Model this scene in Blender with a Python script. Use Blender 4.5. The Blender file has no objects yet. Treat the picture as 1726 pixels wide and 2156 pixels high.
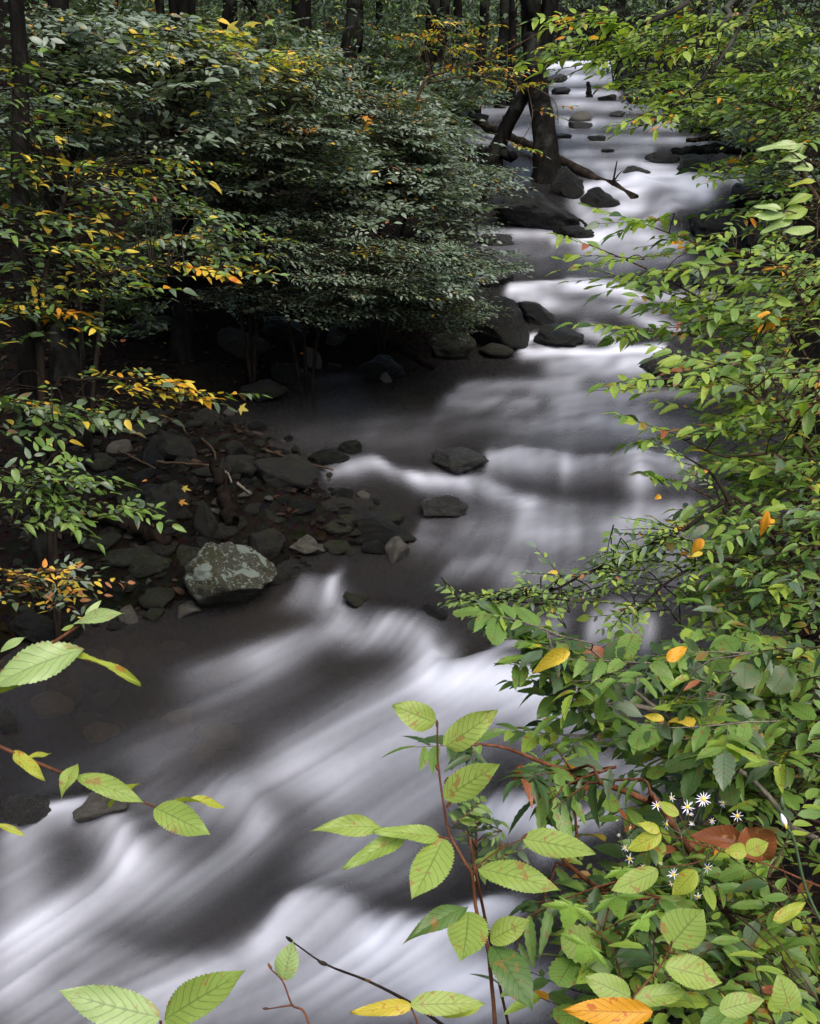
import bpy, bmesh, math, random
import numpy as np
from mathutils import Vector, Matrix, noise as mnoise

scene = bpy.context.scene
COL = scene.collection
R = math.radians
random.seed(7)
RNG = np.random.default_rng(7)

# ------------------------------------------------------------------ camera
W, H = 1726.0, 2156.0                      # design frame in which places were measured
FOVV = R(48.0)
CAM = np.array([0.0, 0.0, 2.6])
PITCH = R(21.0)
FPX = (H / 2) / math.tan(FOVV / 2)
FWD = np.array([0.0, math.cos(PITCH), -math.sin(PITCH)])
RIGHT = np.array([1.0, 0.0, 0.0])
UP = np.array([0.0, math.sin(PITCH), math.cos(PITCH)])
cam_data = bpy.data.cameras.new('camera')
cam_data.sensor_fit = 'VERTICAL'
cam_data.sensor_height = 36.0
cam_data.lens = 18.0 / math.tan(FOVV / 2)
cam_data.clip_start = 0.05
cam_data.clip_end = 600.0
cam = bpy.data.objects.new('camera', cam_data)
COL.objects.link(cam)
cam.location = CAM
cam.rotation_euler = (R(90) - PITCH, 0, 0)
scene.camera = cam

# ------------------------------------------------------------------ sky, sun, exposure (overcast forest light)
SUN_EL, SUN_AZ = R(62.0), R(150.0)          # azimuth measured from +Y towards +X
world = bpy.data.worlds.new('World')
scene.world = world
world.use_nodes = True
wn = world.node_tree.nodes
wl = world.node_tree.links
for n in list(wn):
    wn.remove(n)
w_out = wn.new('ShaderNodeOutputWorld')
w_bg = wn.new('ShaderNodeBackground')
w_sky = wn.new('ShaderNodeTexSky')
w_sky.sky_type = 'NISHITA'
w_sky.sun_disc = False
w_sky.sun_elevation = SUN_EL
w_sky.sun_rotation = SUN_AZ
w_sky.air_density = 0.9
w_sky.dust_density = 5.0
w_sky.ozone_density = 1.0
w_bg.inputs['Strength'].default_value = 0.15
wl.new(w_sky.outputs['Color'], w_bg.inputs['Color'])
wl.new(w_bg.outputs['Background'], w_out.inputs['Surface'])
sun_data = bpy.data.lights.new('sun', 'SUN')
sun_data.energy = 1.3
sun_data.angle = R(60.0)
sun_data.color = (1.0, 0.98, 0.95)
sun = bpy.data.objects.new('sun', sun_data)
COL.objects.link(sun)
sun_dir = Vector((math.sin(SUN_AZ) * math.cos(SUN_EL), math.cos(SUN_AZ) * math.cos(SUN_EL), math.sin(SUN_EL)))
sun.rotation_euler = sun_dir.to_track_quat('Z', 'Y').to_euler()
vs = scene.view_settings
vs.view_transform = 'Standard'
vs.look = 'None'
vs.exposure = 0.72
vs.gamma = 1.0
vs.use_curve_mapping = False
scene.cycles.use_denoising = True
scene.cycles.use_adaptive_sampling = True
scene.cycles.adaptive_threshold = 0.03
scene.cycles.max_bounces = 3
scene.cycles.diffuse_bounces = 2
scene.cycles.glossy_bounces = 2
scene.cycles.transmission_bounces = 2
scene.cycles.transparent_max_bounces = 4
scene.cycles.caustics_reflective = False
scene.cycles.caustics_refractive = False

# ------------------------------------------------------------------ places
def P(px, py, d):
    """world point at depth d along the view axis, seen at design pixel px, py"""
    return CAM + d * (FWD + RIGHT * (px - W / 2) / FPX + UP * (H / 2 - py) / FPX)

def proj(p):
    p = np.asarray(p, float)
    v = p - CAM
    d = v @ FWD
    dd = np.where(np.abs(d) < 1e-6, 1e-6, d)
    return W / 2 + FPX * (v @ RIGHT) / dd, H / 2 - FPX * (v @ UP) / dd, d

# water level along the valley
_ZY = np.array([-8, 2.0, 3.2, 3.9, 5.0, 5.5, 6.15, 6.6, 7.3, 8.9, 9.35, 10.1, 10.6, 12.8, 13.4, 14.6, 15.6, 18, 23, 30, 40, 46, 52, 60, 90])
_ZZ = np.array([-.25, -.02, .02, .10, .14, .22, .26, .40, .42, .45, .50, .74, .80, .86, .98, 1.30, 1.40, 1.50, 1.76, 1.90, 2.16, 2.55, 2.92, 3.0, 4.0])
def zw(y):
    y = np.asarray(y, float)
    s = 0.0
    for k, w in ((-0.16, .25), (0.0, .5), (0.16, .25)):
        s = s + w * np.interp(y + k, _ZY, _ZZ)
    return s

def hit(px, py, fz):
    """first point of the view ray at px, py that lies on the height field fz(x, y)"""
    d = FWD + RIGHT * (px - W / 2) / FPX + UP * (H / 2 - py) / FPX
    t = np.geomspace(1.0, 90.0, 420)
    for _ in range(2):
        pts = CAM[None, :] + t[:, None] * d[None, :]
        g = pts[:, 2] - fz(pts[:, 0], pts[:, 1])
        k = int(np.argmax(g < 0)) if (g < 0).any() else len(t) - 1
        k = max(k, 1)
        t = np.linspace(t[k - 1], t[k], 16)
    return pts[k]

def at_water(px, py):
    return hit(px, py, lambda x, y: zw(y))

# ------------------------------------------------------------------ noise
_LAT = np.random.default_rng(3).random((256, 256))
def vnoise(x, y):
    xi = np.floor(x).astype(int); yi = np.floor(y).astype(int)
    fx = x - xi; fy = y - yi
    fx = fx * fx * (3 - 2 * fx); fy = fy * fy * (3 - 2 * fy)
    a = _LAT[xi % 256, yi % 256]; b = _LAT[(xi + 1) % 256, yi % 256]
    c = _LAT[xi % 256, (yi + 1) % 256]; e = _LAT[(xi + 1) % 256, (yi + 1) % 256]
    return (a * (1 - fx) + b * fx) * (1 - fy) + (c * (1 - fx) + e * fx) * fy - 0.5
def fbm(x, y, f=1.0, o=4):
    s = 0; a = 1.0
    for k in range(o):
        s = s + a * vnoise(x * f + 17.3 * k, y * f + 5.1 * k); f *= 2.03; a *= .5
    return s

# ------------------------------------------------------------------ mesh helpers
def mesh_np(name, verts, faces, mats=(), mat_idx=None, smooth=True):
    """faces: list of int arrays (n,k), one array per polygon size"""
    me = bpy.data.meshes.new(name)
    verts = np.asarray(verts, np.float32)
    me.vertices.add(len(verts))
    me.vertices.foreach_set('co', verts.ravel())
    faces = [np.asarray(f, np.int32) for f in faces if len(f)]
    nl = sum(f.size for f in faces); nf = sum(len(f) for f in faces)
    me.loops.add(nl); me.polygons.add(nf)
    me.loops.foreach_set('vertex_index', np.concatenate([f.ravel() for f in faces]))
    tot = np.concatenate([np.full(len(f), f.shape[1], np.int32) for f in faces])
    st = np.concatenate([[0], np.cumsum(tot)[:-1]]).astype(np.int32)
    me.polygons.foreach_set('loop_start', st)
    me.polygons.foreach_set('loop_total', tot)
    me.polygons.foreach_set('use_smooth', np.full(nf, smooth, bool))
    for m in mats:
        me.materials.append(m)
    if mat_idx is not None:
        me.polygons.foreach_set('material_index', np.asarray(mat_idx, np.int32))
    me.update(calc_edges=True)
    return me

def link(name, me, parent=None, world_of_parent=None):
    o = bpy.data.objects.new(name, me)
    COL.objects.link(o)
    if parent is not None:
        o.parent = parent
        o.matrix_parent_inverse = Matrix.Translation(-parent.location)
    return o

def tag(o, label=None, cat=None, group=None, kind=None):
    if label: o['label'] = label
    if cat: o['category'] = cat
    if group: o['group'] = group
    if kind: o['kind'] = kind
    return o

def empty(name, loc, label, cat, group=None):
    o = bpy.data.objects.new(name, None)
    COL.objects.link(o)
    o.location = Vector([float(a) for a in loc])
    o.empty_display_size = .05
    return tag(o, label, cat, group)

def unit(v):
    v = np.asarray(v, float)
    n = np.linalg.norm(v, axis=-1, keepdims=True)
    return v / np.maximum(n, 1e-9)

class Tubes:
    """collects tapered tubes; build() links them as one mesh"""
    def __init__(self):
        self.v = []; self.f = []; self.n = 0
    def add(self, pts, rad, sides=5, rough=0.0, cap=True, seed=0):
        pts = np.asarray(pts, float); rad = np.asarray(rad, float)
        n = len(pts)
        tan = unit(np.gradient(pts, axis=0))
        ref = np.array([0., 0., 1.]) if abs(tan[0][2]) < .9 else np.array([1., 0., 0.])
        a = np.linspace(0, 2 * np.pi, sides, endpoint=False)
        rows = []
        rg = np.random.default_rng(seed + n * 13 + sides)
        u = unit(np.cross(tan[0], ref))
        for i in range(n):
            u = unit(u - tan[i] * np.dot(u, tan[i]))
            w = np.cross(tan[i], u)
            r = rad[i] * (1 + rough * (rg.random(sides) - .5))
            rows.append(pts[i] + (np.cos(a) * r)[:, None] * u + (np.sin(a) * r)[:, None] * w)
        V = np.concatenate(rows)
        i0 = np.arange(n - 1)[:, None] * sides; j = np.arange(sides)[None, :]; j1 = (j + 1) % sides
        F = np.stack([i0 + j, i0 + j1, i0 + sides + j1, i0 + sides + j], -1).reshape(-1, 4) + self.n
        extra = []
        if cap:
            V = np.concatenate([V, pts[[0]], pts[[-1]]])
            c0 = n * sides; c1 = c0 + 1; b = (n - 1) * sides
            for k in range(sides):
                k1 = (k + 1) % sides
                extra.append((c0, k1, k, c0)); extra.append((c1, b + k, b + k1, c1))
        self.v.append(V); self.f.append(F)
        if extra:
            self.t = getattr(self, 't', [])
            self.t.append(np.array(extra)[:, :3] + self.n)
        self.n += len(V)
        return self
    def build(self, name, mat, parent=None):
        faces = [np.concatenate(self.f)]
        if getattr(self, 't', None):
            faces.append(np.concatenate(self.t))
        return link(name, mesh_np(name, np.concatenate(self.v), faces, [mat]), parent)

def curve(pts, n=12):
    """smooth polyline through control points (Catmull-Rom)"""
    p = np.asarray(pts, float)
    if len(p) == 2:
        t = np.linspace(0, 1, n)[:, None]
        return p[0] * (1 - t) + p[1] * t
    q = np.vstack([2 * p[0] - p[1], p, 2 * p[-1] - p[-2]])
    out = []
    m = len(p) - 1
    for s in np.linspace(0, m, n):
        i = min(int(s), m - 1); t = s - i
        a, b, c, e = q[i], q[i + 1], q[i + 2], q[i + 3]
        out.append(.5 * ((2 * b) + (-a + c) * t + (2 * a - 5 * b + 4 * c - e) * t * t + (-a + 3 * b - 3 * c + e) * t ** 3))
    return np.array(out)

# ------------------------------------------------------------------ material helpers
def new_mat(name):
    m = bpy.data.materials.new(name)
    m.use_nodes = True
    nt = m.node_tree
    for n in list(nt.nodes):
        nt.nodes.remove(n)
    return m, nt, nt.nodes, nt.links

def node(nt, typ, **kw):
    n = nt.nodes.new(typ)
    for k, v in kw.items():
        if k.startswith('i_'):
            n.inputs[k[2:].replace('_', ' ')].default_value = v
        else:
            setattr(n, k, v)
    return n

def ramp(nt, src, stops):
    r = nt.nodes.new('ShaderNodeValToRGB')
    el = r.color_ramp.elements
    while len(el) < len(stops):
        el.new(.5)
    for e, (p, c) in zip(el, stops):
        e.position = p
        e.color = c if len(c) == 4 else (*c, 1)
    nt.links.new(src, r.inputs['Fac'])
    return r

def mixc(nt, fac, a, b, blend='MIX'):
    m = nt.nodes.new('ShaderNodeMix')
    m.data_type = 'RGBA'; m.blend_type = blend
    if hasattr(fac, 'is_linked'): nt.links.new(fac, m.inputs[0])
    else: m.inputs[0].default_value = fac
    for s, k in ((a, 6), (b, 7)):
        if hasattr(s, 'is_linked'): nt.links.new(s, m.inputs[k])
        else: m.inputs[k].default_value = (*s, 1) if len(s) == 3 else s
    return m.outputs[2]

def math_n(nt, op, a, b=None, clamp=False):
    m = nt.nodes.new('ShaderNodeMath'); m.operation = op; m.use_clamp = clamp
    for s, k in ((a, 0), (b, 1)):
        if s is None: continue
        if hasattr(s, 'is_linked'): nt.links.new(s, m.inputs[k])
        else: m.inputs[k].default_value = s
    return m.outputs[0]

def noise_n(nt, scale, detail=4, rough=.55, vec=None, dist=0.0):
    n = node(nt, 'ShaderNodeTexNoise', i_Scale=scale, i_Detail=detail, i_Roughness=rough, i_Distortion=dist)
    if vec is not None: nt.links.new(vec, n.inputs['Vector'])
    return n

def out_surface(nt, sh):
    o = nt.nodes.new('ShaderNodeOutputMaterial')
    nt.links.new(sh, o.inputs['Surface'])

def rock_material(name, dark, light, moss=(.03, .035, .012), moss_amt=.5, lichen=0.0, wet=.35, speck=0.0, spec=.25):
    m, nt, N, L = new_mat(name)
    tc = N.new('ShaderNodeTexCoord')
    gi = N.new('ShaderNodeObjectInfo')
    sh = N.new('ShaderNodeVectorMath'); sh.operation = 'ADD'
    L.new(tc.outputs['Object'], sh.inputs[0])
    sc = N.new('ShaderNodeVectorMath'); sc.operation = 'SCALE'; sc.inputs[0].default_value = (7, 3, 5)
    L.new(gi.outputs['Random'], sc.inputs['Scale']); L.new(sc.outputs[0], sh.inputs[1])
    v = sh.outputs[0]
    n1 = noise_n(nt, 3.0, 8, .65, v)
    n2 = noise_n(nt, 22.0, 6, .7, v)
    n3 = noise_n(nt, 1.6, 5, .6, v)
    c = ramp(nt, n1.outputs['Fac'], [(.3, dark), (.7, light)]).outputs['Color']
    c = mixc(nt, ramp(nt, n2.outputs['Fac'], [(.42, (0, 0, 0)), (.62, (1, 1, 1))]).outputs['Color'], c, tuple(a * 1.35 for a in light))
    geo = N.new('ShaderNodeNewGeometry')
    sep = N.new('ShaderNodeSeparateXYZ'); L.new(geo.outputs['Normal'], sep.inputs[0])
    mm = math_n(nt, 'MULTIPLY', ramp(nt, n3.outputs['Fac'], [(.45, (0, 0, 0)), (.6, (1, 1, 1))]).outputs['Color'], moss_amt)
    mm = math_n(nt, 'MULTIPLY', mm, math_n(nt, 'ADD', sep.outputs['Z'], .35, True))
    c = mixc(nt, mm, c, moss)
    if speck:
        n5 = noise_n(nt, 34.0, 3, .6, v)
        n6 = noise_n(nt, 3.4, 3, .6, v)
        k = math_n(nt, 'MULTIPLY', ramp(nt, n5.outputs['Fac'], [(.58, (0, 0, 0)), (.62, (1, 1, 1))]).outputs['Color'],
                   ramp(nt, n6.outputs['Fac'], [(.45, (0, 0, 0)), (.6, (1, 1, 1))]).outputs['Color'])
        c = mixc(nt, math_n(nt, 'MULTIPLY', k, speck), c, (.24, .25, .21))
    if lichen:
        n4 = noise_n(nt, 2.1, 2.0, .5, v, .3)
        n7 = noise_n(nt, 11.0, 4.0, .6, v, .4)
        k1 = ramp(nt, n4.outputs['Fac'], [(.575, (0, 0, 0)), (.60, (1, 1, 1))]).outputs['Color']
        k2 = ramp(nt, n7.outputs['Fac'], [(.57, (0, 0, 0)), (.60, (1, 1, 1))]).outputs['Color']
        k3 = math_n(nt, 'MAXIMUM', k1, k2)
        k3 = math_n(nt, 'MULTIPLY', k3, math_n(nt, 'ADD', sep.outputs['Z'], .55, True))
        lc = mixc(nt, n2.outputs["Fac"], (.13, .16, .13), (.27, .32, .27))
        c = mixc(nt, math_n(nt, 'MULTIPLY', k3, lichen), c, lc)
    b = N.new('ShaderNodeBsdfPrincipled')
    L.new(c, b.inputs['Base Color'])
    b.inputs['Specular IOR Level'].default_value = spec
    L.new(ramp(nt, n2.outputs['Fac'], [(.3, (wet * .7,) * 3), (.75, (min(wet * 1.7, 1),) * 3)]).outputs['Color'], b.inputs['Roughness'])
    bp = N.new('ShaderNodeBump'); bp.inputs['Strength'].default_value = .9; bp.inputs['Distance'].default_value = .06
    add = math_n(nt, 'ADD', n1.outputs['Fac'], math_n(nt, 'MULTIPLY', n2.outputs['Fac'], .45))
    L.new(add, bp.inputs['Height']); L.new(bp.outputs[0], b.inputs['Normal'])
    out_surface(nt, b.outputs[0])
    return m

def bark_material(name, a, b_, scale=14.0, lichen=0.0):
    m, nt, N, L = new_mat(name)
    tc = N.new('ShaderNodeTexCoord')
    mp = N.new('ShaderNodeMapping'); mp.inputs['Scale'].default_value = (1, 1, .18)
    L.new(tc.outputs['Object'], mp.inputs['Vector'])
    n1 = noise_n(nt, scale, 6, .65, mp.outputs[0], .6)
    n2 = noise_n(nt, 3.0, 4, .6, tc.outputs['Object'])
    c = ramp(nt, n1.outputs['Fac'], [(.35, a), (.68, b_)]).outputs['Color']
    if lichen:
        c = mixc(nt, math_n(nt, 'MULTIPLY', ramp(nt, n2.outputs['Fac'], [(.52, (0, 0, 0)), (.62, (1, 1, 1))]).outputs['Color'], lichen), c, (.11, .12, .095))
    b = N.new('ShaderNodeBsdfPrincipled')
    L.new(c, b.inputs['Base Color']); b.inputs['Roughness'].default_value = .95; b.inputs['Specular IOR Level'].default_value = .04
    bp = N.new('ShaderNodeBump'); bp.inputs['Strength'].default_value = .8; bp.inputs['Distance'].default_value = .02
    L.new(n1.outputs['Fac'], bp.inputs['Height']); L.new(bp.outputs[0], b.inputs['Normal'])
    out_surface(nt, b.outputs[0])
    return m

def leaf_material(name, c0, c1, c2, trans=.3, rough=.38, spec=.45, spots=0.0, veins=False, spot_col=(.16, .05, .012)):
    """c0..c2: range of leaf colours, picked leaf by leaf"""
    m, nt, N, L = new_mat(name)
    geo = N.new('ShaderNodeNewGeometry')
    oi = N.new('ShaderNodeObjectInfo')
    r = math_n(nt, 'FRACT', math_n(nt, 'ADD', geo.outputs['Random Per Island'], oi.outputs['Random']))
    c = ramp(nt, r, [(0.0, c0), (.55, c1), (1.0, c2)]).outputs['Color']
    tc = N.new('ShaderNodeTexCoord')
    n1 = noise_n(nt, 3.5 if veins else 30.0, 4, .6, tc.outputs['Object'])
    c = mixc(nt, math_n(nt, 'MULTIPLY', n1.outputs['Fac'], .5), c, tuple(a * 1.5 for a in c2))
    if veins:
        uv = N.new('ShaderNodeUVMap')
        sp = N.new('ShaderNodeSeparateXYZ'); L.new(uv.outputs[0], sp.inputs[0])
        av = math_n(nt, 'ABSOLUTE', sp.outputs['X'])
        ph = math_n(nt, 'SUBTRACT', math_n(nt, 'MULTIPLY', sp.outputs['Y'], 9.0), math_n(nt, 'MULTIPLY', av, 2.0))
        ph = math_n(nt, 'ADD', ph, math_n(nt, 'MULTIPLY', n1.outputs['Fac'], 1.1))
        fr = math_n(nt, 'ABSOLUTE', math_n(nt, 'SUBTRACT', math_n(nt, 'FRACT', ph), .5))
        vein = math_n(nt, 'MAXIMUM', math_n(nt, 'LESS_THAN', fr, .07), math_n(nt, 'LESS_THAN', av, .05))
        c = mixc(nt, math_n(nt, 'MULTIPLY', vein, .62), c, tuple(a * .45 for a in c1))
        fine = noise_n(nt, 26.0, 3, .6, tc.outputs['Object'])
        c = mixc(nt, math_n(nt, 'MULTIPLY', fine.outputs['Fac'], .28), c, tuple(a * .5 for a in c1))
    if spots:
        of = N.new('ShaderNodeVectorMath'); of.operation = 'ADD'
        sc = N.new('ShaderNodeVectorMath'); sc.operation = 'SCALE'; sc.inputs[0].default_value = (13, 9, 4)
        L.new(r, sc.inputs['Scale']); L.new(tc.outputs['Object'], of.inputs[0]); L.new(sc.outputs[0], of.inputs[1])
        ns = noise_n(nt, 5.0 if veins else 24.0, 3, .65, of.outputs[0], .5)
        k = ramp(nt, ns.outputs['Fac'], [(.60, (0, 0, 0)), (.635, (1, 1, 1))]).outputs['Color']
        c = mixc(nt, math_n(nt, 'MULTIPLY', k, spots), c, spot_col)
    b = N.new('ShaderNodeBsdfPrincipled')
    L.new(c, b.inputs['Base Color'])
    b.inputs['Roughness'].default_value = rough
    b.inputs['Specular IOR Level'].default_value = spec
    t = N.new('ShaderNodeBsdfTranslucent')
    L.new(mixc(nt, 1.0, c, (1.25, 1.35, .55), 'MULTIPLY'), t.inputs['Color'])
    mx = N.new('ShaderNodeMixShader'); mx.inputs[0].default_value = trans
    L.new(b.outputs[0], mx.inputs[1]); L.new(t.outputs[0], mx.inputs[2])
    out_surface(nt, mx.outputs[0])
    return m
# ================================================================== SETTING: ground and stream
LEFT_PX = [(-1300, 2500), (-900, 2150), (-480, 1800), (-200, 1600), (-20, 1450), (120, 1345), (300, 1290), (420, 1270), (600, 1210), (680, 1165), (850, 1145), (760, 1060),
           (690, 1000), (600, 930), (470, 880), (510, 842), (610, 800), (740, 770), (900, 757), (1010, 745), (1040, 700), (1010, 620), (1000, 540), (990, 490), (1020, 470), (1060, 400),
           (1010, 335), (960, 290), (985, 240), (1060, 196), (1140, 160)]
RIGHT_PX = [(1060, 2500), (1130, 2150), (1330, 1900), (1520, 1600), (1620, 1350), (1640, 1150), (1640, 1000), (1640, 850), (1640, 700), (1620, 600), (1560, 520),
            (1520, 440), (1600, 385), (1700, 350), (1560, 320), (1490, 290), (1440, 250), (1380, 215), (1330, 180), (1300, 150)]
def _edge(lst, far):
    w = np.array([at_water(*p)[:2] for p in lst])
    w = w[np.argsort(w[:, 1])]
    w = np.vstack([[w[0, 0], -12], w, far])
    return w
_EL = _edge(LEFT_PX, [[6.2, 52], [6.0, 62], [9, 90], [9, 200]])
_ER = _edge(RIGHT_PX, [[10.2, 52], [10.0, 62], [10, 90], [10, 200]])
def xl(y): return np.interp(y, _EL[:, 1], _EL[:, 0])
def xr(y): return np.interp(y, _ER[:, 1], _ER[:, 0])
def sstep(a, b, x):
    t = np.clip((x - a) / (b - a), 0, 1)
    return t * t * (3 - 2 * t)
def zg(x, y):
    x = np.asarray(x, float); y = np.asarray(y, float)
    dl = xl(y) - x; dr = x - xr(y)
    base = zw(y)
    ins = np.minimum(-dl, -dr)
    bed = -.05 - .34 * sstep(0, .55, ins) + (.02 + .05 * sstep(0, .6, ins)) * fbm(x, y, 1.6, 4)
    lef = -.05 + .22 * sstep(0, .5, dl) + .10 * dl + .16 * np.maximum(dl - 2.2, 0) + .10 * np.maximum(dl - 6, 0) + .16 * fbm(x, y, .9, 4) * sstep(0, 1, dl)
    rig = -.05 + .40 * sstep(0, .7, dr) + .22 * dr + .10 * np.maximum(dr - 4, 0) + .14 * fbm(x, y, 1.1, 4) * sstep(0, 1, dr)
    z = np.where(dl > 0, lef, np.where(dr > 0, rig, bed))
    far = .10 * np.maximum(y - 56, 0) * sstep(0, 1, (y - 56) / 10)
    return base + z + np.clip(far, 0, 12)
def zs(x, y):
    return np.maximum(zg(x, y), zw(y))
def at_ground(px, py):
    return hit(px, py, zs)

# materials of the setting
def ground_material():
    m, nt, N, L = new_mat('leaf_litter_soil')
    tc = N.new('ShaderNodeTexCoord')
    n1 = noise_n(nt, 2.2, 6, .65, tc.outputs['Object'])
    n2 = noise_n(nt, 19.0, 6, .7, tc.outputs['Object'])
    vo = node(nt, 'ShaderNodeTexVoronoi', i_Scale=26.0); L.new(tc.outputs['Object'], vo.inputs['Vector'])
    c = ramp(nt, n1.outputs['Fac'], [(.3, (.0035, .003, .0025)), (.7, (.0095, .0078, .006))]).outputs['Color']
    c = mixc(nt, math_n(nt, 'MULTIPLY', n2.outputs['Fac'], .6), c, (.014, .011, .008))
    c = mixc(nt, .35, c, vo.outputs['Color'], 'SOFT_LIGHT')
    b = N.new('ShaderNodeBsdfPrincipled'); L.new(c, b.inputs['Base Color']); b.inputs['Roughness'].default_value = 1.0; b.inputs['Specular IOR Level'].default_value = .04
    bp = N.new('ShaderNodeBump'); bp.inputs['Strength'].default_value = .8; bp.inputs['Distance'].default_value = .04
    L.new(math_n(nt, 'ADD', n2.outputs['Fac'], vo.outputs['Distance']), bp.inputs['Height']); L.new(bp.outputs[0], b.inputs['Normal'])
    out_surface(nt, b.outputs[0])
    return m
M_GROUND = ground_material()

ny = 330
ys = np.concatenate([np.linspace(-14, 1.5, 24)[:-1], np.geomspace(1.5, 190, ny)])
us = np.linspace(-1, 1, 300)
xs = 3.0 * us + 97.0 * np.sign(us) * np.abs(us) ** 3.4
YY, XX = np.meshgrid(ys, xs, indexing='ij')
XX = XX + np.interp(YY, [0, 10, 20, 50], [0, .3, 1.5, 4.0])
ZZ = zg(XX, YY)
nr, nc = XX.shape
idx = np.arange(nr * nc).reshape(nr, nc)
Fq = np.stack([idx[:-1, :-1], idx[:-1, 1:], idx[1:, 1:], idx[1:, :-1]], -1).reshape(-1, 4)
ground = link('ground', mesh_np('ground', np.stack([XX, YY, ZZ], -1).reshape(-1, 3), [Fq], [M_GROUND]))
tag(ground, 'dark soil and leaf litter of the forest floor and stream bed', None, None, 'structure')

# ------------------------------------------------------------------ stream surface
# rows are spread along the valley so that each takes about the same share of the view
yt = np.linspace(1.35, 66, 24000)
_, pyt, _ = proj(np.stack([np.zeros_like(yt), yt, zw(yt)], -1))
cum = np.concatenate([[0], np.cumsum(np.abs(np.diff(pyt)) + .012 * np.diff(yt) * 60)])
NR = 470
yr = np.interp(np.linspace(0, cum[-1], NR), cum, yt)
NC = 400
WX = np.zeros((NR, NC)); WY = np.repeat(yr[:, None], NC, 1)
half = np.interp(yr, [1.3, 4, 10, 20, 40, 66], [1.7, 2.6, 4.6, 6.5, 7.5, 8.0])
mid = .5 * (xl(yr) + xr(yr))
k5 = np.ones(31) / 31
midp = np.convolve(np.pad(mid, 15, 'edge'), k5, 'valid')
bl = sstep(5.0, 8.0, yr)
midp = bl * midp + (1 - bl) * np.interp(yr, [1, 3, 8], [-.5, -.35, .5])
WX = midp[:, None] + np.linspace(-1, 1, NC)[None, :] * half[:, None]
PXg, PYg, Dg = proj(np.stack([WX, WY, zw(WY)], -1))       # place of each surface node in the measured frame

def stroke(pts, wa, wb, amp, soft=1.0):
    """soft ridge along a polyline on the surface; wa/wb: spread upstream / downstream of it"""
    pts = np.array(pts, float)
    out = np.zeros((NR, NC))
    for k in range(len(pts) - 1):
        a = pts[k]; b = pts[k + 1]
        dx, dy = b - a; l2 = dx * dx + dy * dy + 1e-6
        t = np.clip(((PXg - a[0]) * dx + (PYg - a[1]) * dy) / l2, 0, 1)
        ex = PXg - (a[0] + t * dx); ey = PYg - (a[1] + t * dy)
        dn = np.where(ey < 0, wa, wb)
        q = (ex / max(wa, min(wb, wa * 2.2))) ** 2 + (ey / dn) ** 2
        out = np.maximum(out, np.exp(-q))
    return amp * out

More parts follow.
